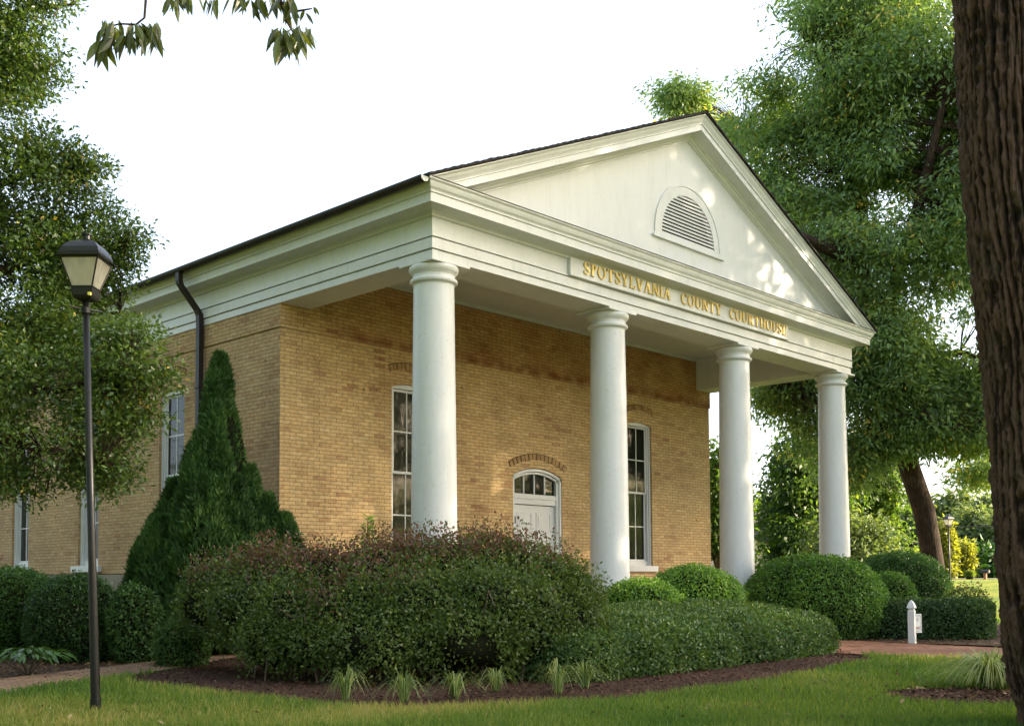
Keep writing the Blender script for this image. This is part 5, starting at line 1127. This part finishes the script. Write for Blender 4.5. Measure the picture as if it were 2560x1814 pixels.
# foreground tree at the right edge, with limbs reaching over the lawn
def foreground_tree():
    dd = 7.6
    b_ = ground(2735, dd); root = empty('foreground_tree', tuple(b_)); tag(root, 'thick rough barked trunk at the right edge with leaves hanging overhead', 'tree')
    path = [(ground(2745, dd)+np.array([0, 0, -.1]), .58), (ground(2738, dd)+np.array([0, 0, .12]), .50)]
    for py, le, r in ((1700, 2528, .475), (1500, 2512, .462), (1300, 2499, .455), (1100, 2484, .448), (900, 2462, .44), (700, 2437, .435), (500, 2418, .43), (300, 2403, .428), (100, 2394, .426), (-150, 2380, .42), (-500, 2370, .41)):
        path.append((at(le+r*FPX/dd, py, dd), r))
    top = path[-1][0]; path += [(top+np.array([0, 0, 1.0]), .36), (top+np.array([.1, .1, 2.4]), .28)]
    pts = np.array([p for p, r in path]); rs = np.array([r for p, r in path]); s = np.concatenate([[0], np.cumsum(np.linalg.norm(np.diff(pts, axis=0), axis=1))])
    nz_, na = 620, 400; t = np.linspace(0, s[-1], nz_); C = np.stack([np.interp(t, s, pts[:, i]) for i in range(3)], -1); R_ = np.interp(t, s, rs)
    kern = np.ones(15)/15
    for i in range(2): C[:, i] = np.convolve(np.pad(C[:, i], 7, mode='edge'), kern, 'valid')
    th = np.linspace(0, 2*math.pi, na, endpoint=False); T, A = np.meshgrid(t, th, indexing='ij')
    # furrowed bark: ridges wandering up the trunk, broken by cross cracks
    def ns(sx, sz, sd): return noise3(np.stack([np.cos(A)*sx, np.sin(A)*sx, T*sz], -1), 1.0, sd, 3)
    w1 = ns(1.6, 0.5, 1)*2.0+ns(4, 1.6, 4)*0.6+ns(5, 3.2, 12)*0.45
    ridge = np.abs(np.sin(A*22+w1*7.0+T*0.25)); ridge = ridge**0.7
    fine = 1-np.abs(2*ns(22, 3.4, 2)-1)**0.6; cross = 1-np.abs(2*ns(9, 9, 3)-1)**0.5
    h = 0.036*ridge+0.044*(fine)+0.045*(cross-.5)+0.06*(ns(2, .7, 7)-.5)-0.085; hv = np.clip((0.075*ridge+0.05*fine+0.07*(cross-.5)-0.02)/0.10+0.5*(ns(6, 2.0, 9)-.5), 0, 1)
    flare = 0
    X = C[:, None, 0]+np.cos(A)*(R_[:, None]+h); Y = C[:, None, 1]+np.sin(A)*(R_[:, None]+h); Z = C[:, None, 2]+0*A
    V = np.stack([X, Y, Z], -1).reshape(-1, 3)
    me = bpy.data.meshes.new('trunk'); i = np.arange(nz_-1)[:, None]*na; j = np.arange(na)[None, :]; jn = (j+1) % na
    F = np.stack([i+j, i+jn, i+na+jn, i+na+j], -1).reshape(-1, 4)
    me.vertices.add(len(V)); me.vertices.foreach_set('co', V.astype(np.float32).ravel()); me.loops.add(F.size); me.loops.foreach_set('vertex_index', F.astype(np.int32).ravel())
    me.polygons.add(len(F)); me.polygons.foreach_set('loop_start', np.arange(0, F.size, 4, dtype=np.int32)); me.polygons.foreach_set('loop_total', np.full(len(F), 4, dtype=np.int32)); me.polygons.foreach_set('use_smooth', np.ones(len(F), bool))
    me.update(calc_edges=True); at_ = me.attributes.new('v', 'FLOAT', 'POINT'); at_.data.foreach_set('value', hv.astype(np.float32).ravel()); me.materials.append(M_furrow); o = bpy.data.objects.new('trunk', me); COL.objects.link(o); o.parent = root; o.matrix_parent_inverse = parent_world(root).inverted()
    # overhead limbs
    mb = MB(); tp = path[-1][0]
    L1 = [at(2560, -500, 7.6), at(2000, -620, 7.0), at(1400, -520, 6.4), at(900, -420, 6.0), at(600, -330, 5.8), at(350, -250, 5.7)]
    L2 = [at(1400, -520, 6.4), at(1100, -300, 6.0), at(850, -160, 5.8), at(735, -60, 5.7)]
    L3 = [at(900, -420, 6.0), at(650, -200, 5.9), at(560, -70, 5.8)]
    for Lp, r0, r1 in ((L1, .12, .02), (L2, .04, .012), (L3, .03, .01)):
        mb.tube(Lp, list(np.linspace(r0, r1, len(Lp))), 10)
    # drooping twigs with their leaves
    tw = []
    def twig(*pts):
        mb.tube([at(*p) for p in pts], list(np.linspace(.009, .0035, len(pts))), 6)
    twig((350, -250, 5.7), (372, -120, 5.7), (366, -20, 5.7), (361, 45, 5.7), (340, 62, 5.7), (300, 60, 5.72), (262, 70, 5.74))
    twig((735, -60, 5.7), (700, 5, 5.7), (715, 50, 5.7), (732, 80, 5.7), (745, 100, 5.7)); twig((700, 5, 5.7), (745, 28, 5.68), (780, 22, 5.66))
    twig((735, -60, 5.7), (640, -20, 5.75), (590, -12, 5.75)); twig((560, -70, 5.8), (520, -20, 5.8), (470, -12, 5.8), (430, -10, 5.8))
    mb.build('limbs', bark_mid, root, smooth=True)
    Q = []
    def cluster(px, py, spx, spy, n, Ll, d=5.7, fan=1.0):
        for k in range(n):
            Q.append((px+random.uniform(-spx, spx), py+random.uniform(-spy, spy), d+random.uniform(-.12, .12), random.uniform(-1, 1)*fan, Ll*random.uniform(.75, 1.2)))
    cluster(275, 62, 24, 16, 20, .12); cluster(330, 66, 14, 12, 9, .12); cluster(372, 66, 22, 14, 20, .12); cluster(300, 90, 32, 14, 12, .12); cluster(262, 95, 20, 12, 8, .12); cluster(395, 80, 8, 6, 4, .10, fan=.7); cluster(245, 100, 4, 6, 3, .12)
    cluster(728, 75, 22, 12, 17, .12); cluster(690, 72, 20, 8, 6, .10); cluster(712, 95, 26, 12, 14, .12); cluster(750, 72, 16, 8, 10, .12); cluster(775, 72, 6, 4, 2, .10); cluster(745, 28, 24, 8, 6, .06, fan=1.6); cluster(790, 20, 6, 3, 2, .06, fan=1.5)
    cluster(450, -12, 28, 10, 14, .09); cluster(520, -8, 25, 8, 8, .09); cluster(595, -8, 20, 8, 8, .10); cluster(660, -6, 35, 10, 14, .11); cluster(720, -6, 25, 8, 14, .12)
    cluster(600, -160, 260, 80, 60, .12); cluster(1100, -350, 500, 120, 160, .13, d=6.2)
    polys = []; var = []
    for px, py, d, fan, Ll in Q:
        p = Vector(at(px, py, d)); dirn = Vector(RR)*fan*.75+Vector((0, 0, -1))+Vector(FF)*random.uniform(-.5, .5); dirn.normalize()
        sd_ = dirn.cross(Vector((random.uniform(-1, 1), random.uniform(-1, 1), random.uniform(-.4, .4)))).normalized(); nn = sd_.cross(dirn)
        W = Ll*random.uniform(.26, .36); prof = [(0, .06), (.18, .62), (.42, 1.0), (.66, .82), (.86, .38), (1.0, .02)]
        bend = random.uniform(-.25, .25); v_ = random.random()*.75+(.25 if random.random() < .2 else 0)
        rows = []
        for t_, w_ in prof:
            c = p+dirn*Ll*(t_)+nn*Ll*bend*t_*t_+Vector((0, 0, -1))*Ll*.15*t_*t_; rows.append((c-sd_*W*.5*w_+nn*W*.16*w_, c, c+sd_*W*.5*w_+nn*W*.16*w_))
        for a_, b2 in zip(rows[:-1], rows[1:]):
            polys.append([a_[0], a_[1], b2[1], b2[0]]); polys.append([a_[1], a_[2], b2[2], b2[1]]); var += [v_, v_]
    quads('hanging_leaves', np.array([[tuple(v) for v in q] for q in polys]), M_hang, root, np.array(var))
    # high crown out of the picture, shading the lawn
    C = []; 
    for k in range(700):
        a_ = random.random()*6.28; rr = 5.5*math.sqrt(random.random()); C.append((b_[0]+rr*math.cos(a_)+1.0, b_[1]+rr*math.sin(a_)-1.5, 7.0+random.random()*4.5))
    C = np.array(C); ok = ((C-CAM) @ FF < 0.5) | (((C-CAM) @ UU)/np.maximum((C-CAM) @ FF, .1)*FPX > 1296+120); C = C[ok]
    per = 16; n = len(C)*per; ci = np.repeat(np.arange(len(C)), per); P = C[ci]+rng.normal(size=(n, 3))*.28; V = leafV(P, rng.normal(size=(n, 3))-np.array([0, 0, .8]), rng.normal(size=(n, 3))*.7+np.array([0, 0, 1]), .15*(.7+.6*rng.random(n)), .06*(.7+.6*rng.random(n)))
    quads('crown', V, M_maple, root, rng.random(n))
foreground_tree()

# unseen trees added right and left of the camera to shade portico and side wall
SHADE = [((21.5, -13.0), 24.0, 8.0, 51), ((30.0, -26.0), 22.0, 8, 52), ((17.0, -22.0), 17, 6.0, 53), ((32.0, -20.0), 26, 9, 54), ((-18.0, -8.0), 19, 8, 56), ((-17.0, 4.0), 20, 8, 57), ((-13.5, 15.0), 19, 8, 58)]
SL_LBL = ['tree standing nearest the right of the lawn', 'tall tree far off to the right of the camera', 'smaller tree right of the camera', 'tall tree between two others on the right', 'tree behind the camera to the left', 'tree left of the holly tree', 'tree beside the rear of the long brick side wall']
for ((x_, y_), H, R_, sd_), lb_ in zip(SHADE, SL_LBL):
    b_ = np.array([x_, y_, float(terrain(x_, y_))]); up = np.array([0, 0, 1.0]); r2 = np.random.default_rng(sd_)
    lbs = [(b_+up*H*.6, (R_*.8, R_*.8, H*.32))]; lms = []
    for k in range(8):
        a_ = k*.785+r2.random()*.5; hh = (.32 if x_ > 0 else .14)+.5*r2.random(); c = b_+up*H*hh+np.array([math.cos(a_), math.sin(a_), 0])*R_*.62; lbs.append((c, (R_*.45, R_*.45, H*.14))); lms.append([(b_+up*H*.25, .14), (c, .04)])
    make_tree('shade_tree', lb_+', unseen, added to shade the building', 'tree', [(b_, .42), (b_+up*H*.3, .34), (b_+up*H*.7, .15)], lms, lbs, 1900 if sd_ in (51, 56, 57) else 1400, .32, M_maple, bark_mid, 'unseen trees added for shade', per=13, spread=.85, droop=.4, seed=sd_, cut=.36, gscale=.3, twigs=False, aspect=.5)

for (x_, y_), H, R_, sd_, lb_ in (((44, -30), 11, 7, 71, 'low added tree furthest right'), ((36, -40), 10, 7, 72, 'low added tree in the middle'), ((64, -36), 11, 6, 73, 'low added tree beyond the right edge'), ((27, -44), 10, 7, 74, 'low added tree behind the camera')):  # low unseen trees added to darken the window reflections
    b_ = np.array([x_, y_, G], float); up = np.array([0, 0, 1.0]); r2 = np.random.default_rng(sd_); lbs = [(b_+up*H*.45, (R_*.8, R_*.8, H*.45))]
    for k in range(7): a_ = k*.9; c = b_+up*H*(.12+.5*r2.random())+np.array([math.cos(a_), math.sin(a_), 0])*R_*.7; lbs.append((c, (R_*.5, R_*.5, H*.2)))
    make_tree('unseen_tree', lb_+', unseen, added to shade the building', 'tree', [(b_, .3), (b_+up*H*.5, .2)], [], lbs, 800, .42, M_maple, bark_mid, 'unseen trees added for shade', per=12, spread=1.0, droop=.4, seed=sd_, cut=.3, gscale=.3, twigs=False, aspect=.5)
# ------------------------------------------------------------------ tufts and ground cover
def tuft(px, py, hpx, wpx, n, label, z=G, name='liriope', group='grassy tufts along the mulch edge', vb=0.0, Wd=.012):
    b_ = onZ(px, py, z); d = float((b_-CAM) @ FF); h = hpx*d/FPX; R_ = wpx/2*d/FPX
    root = empty(name, tuple(b_)); tag(root, label, 'grass tuft', group); polys = []; var = []
    for k in range(n):
        a_ = random.random()*6.283; q = Vector(b_)+Vector((math.cos(a_), math.sin(a_), 0))*random.random()*R_*.16; out = Vector((math.cos(a_), math.sin(a_), 0))
        H = h*random.uniform(.6, 1.08); k3 = random.uniform(.85, 1.15); O = R_*random.uniform(.35, 1.5); w_ = Wd*random.uniform(.6, 1.1); s_ = out.cross(Vector((0, 0, 1))); v_ = random.random()*.8+vb+(.25 if random.random() < .15 else 0)
        pr_ = None
        for i in range(7):
            t = i/6; c = q+out*O*(0.45*t+0.65*t*t)+Vector((0, 0, 1))*H*(3.5*t-3.15*t*t)*k3; ww = w_*(1-t*.85)
            if pr_: polys.append([pr_[0], pr_[1], c+s_*ww/2, c-s_*ww/2]); var.append(v_)
            pr_ = (c-s_*ww/2, c+s_*ww/2)
    quads('blades', np.array([[tuple(v) for v in q] for q in polys]), M_lir, root, np.array(var))
    mb = MB(); mb.lathe([(.03, b_[2]-.01), (.035, b_[2]+.03), (.01, b_[2]+.05)], b_[0], b_[1], 8); mb.build('root_crown', twigm, root)
for px, py, hp, wp, lb_ in ((866, 1752, 100, 120, 'spiky tuft at the left end of the row under the barberry hedge'), (1011, 1758, 95, 125, 'yellow green tuft second from the left in the row'), (1139, 1748, 85, 130, 'tuft in the middle of the row before the hedge'), (1240, 1733, 75, 115, 'smaller dark tuft right of the middle one'), (1396, 1737, 95, 120, 'arching tuft near the gap between the two hedges'), (1462, 1722, 85, 115, 'tuft at the right end of the row by the yew hedge')):
    tuft(px, py, hp*.82, wp*1.05, 70, lb_)
tuft(2480, 1722, 88, 260, 420, 'broad pale green clump in a mulch ring beside the foreground trunk', vb=.2, name='ornamental_grass', group=None, Wd=.016)
# broad leaved plant bottom left
hb = ground(75, 12.6); root = empty('hosta', tuple(hb)); tag(root, 'low broad leaved plant in front of the left mound', 'plant')
n = 130; a_ = rng.random(n)*6.28; rr = .42*np.sqrt(rng.random(n)); P = np.stack([hb[0]+np.cos(a_)*rr, hb[1]+np.sin(a_)*rr, G+.32-.25*rr+.06*rng.random(n)], -1)
quads('leaves', leafV(P, np.stack([np.cos(a_), np.sin(a_), -.35+0*a_], -1)+rng.normal(size=(n, 3))*.2, np.array([0, 0, 1.0])+rng.normal(size=(n, 3))*.2, .17*(.7+.5*rng.random(n)), .055*(.7+.5*rng.random(n))), M_boxd, root, .25+.4*rng.random(n))
mb = MB()
for k in range(16): mb.tube([hb, tuple(P[k])], .005, 4)
mb.build('stems', twigm, root)

# lawn blades
def lawn_blades():
    n = 380000
    px = rng.uniform(-120, 2680, n); py = 1500+(1850-1500)*rng.random(n)**0.62
    d = FF[None, :]+RR[None, :]*((px-CX)/FPX)[:, None]-UU[None, :]*((py-CY)/FPX)[:, None]; k = G/d[:, 2]; P = CAM+d*k[:, None]
    P[:, :2] += rng.normal(size=(n, 2))*.02
    x, y = P[:, 0], P[:, 1]; dp = (P-CAM) @ FF; ok = (dp < 32) & (k > 0)
    for poly in (bed_main, path_left, bed_left, path_right, bed_right, bed_ring): ok &= ~inpoly(x, y, poly)
    P = P[ok]; dp = dp[ok]; m = len(P); P[:, 2] = terrain(P[:, 0], P[:, 1])
    a_ = rng.random(m)*2*math.pi; ln = rng.normal(size=(m, 2))*.35; h = (.035+.08*rng.random(m)**1.5)*(1+.5*(noise3(P, .8, 5)-.5)); wd = (.0030+.00045*dp)*(.6+.9*rng.random(m))
    s = np.stack([np.cos(a_), np.sin(a_), 0*a_], -1)*wd[:, None]; tip = P+np.stack([ln[:, 0]*h, ln[:, 1]*h, h], -1)
    V = np.stack([P-s, P+s, tip], 1)
    v = 0.40+1.5*(noise3(P, .5, 31)-.5)+.75*(rng.random(m)-.5)+0.25*np.clip(noise3(P, 2.2, 33)-.55, 0, 1)*2
    o = quads('grass', V, M_grass, None, v, k=3); tag(o, kind='stuff')
lawn_blades()
def chips(name, poly, n, mat, size, zoff, label_kind='stuff'):
    poly_ = np.array([p[:2] for p in poly]); lo, hi = poly_.min(0), poly_.max(0); P = rng.uniform(lo, hi, (n*3, 2)); P = P[inpoly(P[:, 0], P[:, 1], poly_)]
    dpt = (np.column_stack([P, np.zeros(len(P))])-CAM) @ FF; P = P[dpt < 24][:n]; m = len(P)
    Q = np.column_stack([P, np.full(m, G+zoff)+rng.random(m)*.012]); a_ = rng.random(m)*6.28; D = np.stack([np.cos(a_), np.sin(a_), rng.normal(size=m)*.35], -1)
    tag(quads(name, leafV(Q, D, np.array([0, 0, 1.])+rng.normal(size=(m, 3))*.4, size*(.5+rng.random(m)), size*.45*(.5+rng.random(m))), mat, None, rng.random(m)), kind='stuff')
M_chip = mat_leaf('bark_chip', [(0, (.02, .011, .008)), (.55, (.085, .042, .028)), (1, (.22, .13, .085))], 0.0, .9, .1)
M_litter = mat_leaf('dry_leaf', [(0, (.05, .03, .018)), (.55, (.15, .095, .05)), (1, (.34, .26, .14))], 0.1, .8, .2)
chips('bark_chips', bed_main, 26000, M_chip, .035, .016); chips('leaf_litter', bed_left, 9000, M_litter, .05, .016)
chips('bark_chips', bed_ring, 1500, M_chip, .035, .016); chips('leaf_litter', path_left, 260, M_litter, .05, .03)
lawn_front = [tuple(onZ(x, y)[:2]) for x, y in ((-50, 1850), (-50, 1760), (600, 1760), (1000, 1790), (1600, 1770), (2150, 1665), (2560, 1670), (2560, 1850))]
chips('leaf_litter', lawn_front, 420, M_litter, .06, .05)
chips('leaf_litter', bed_right, 2500, M_litter, .05, .016)
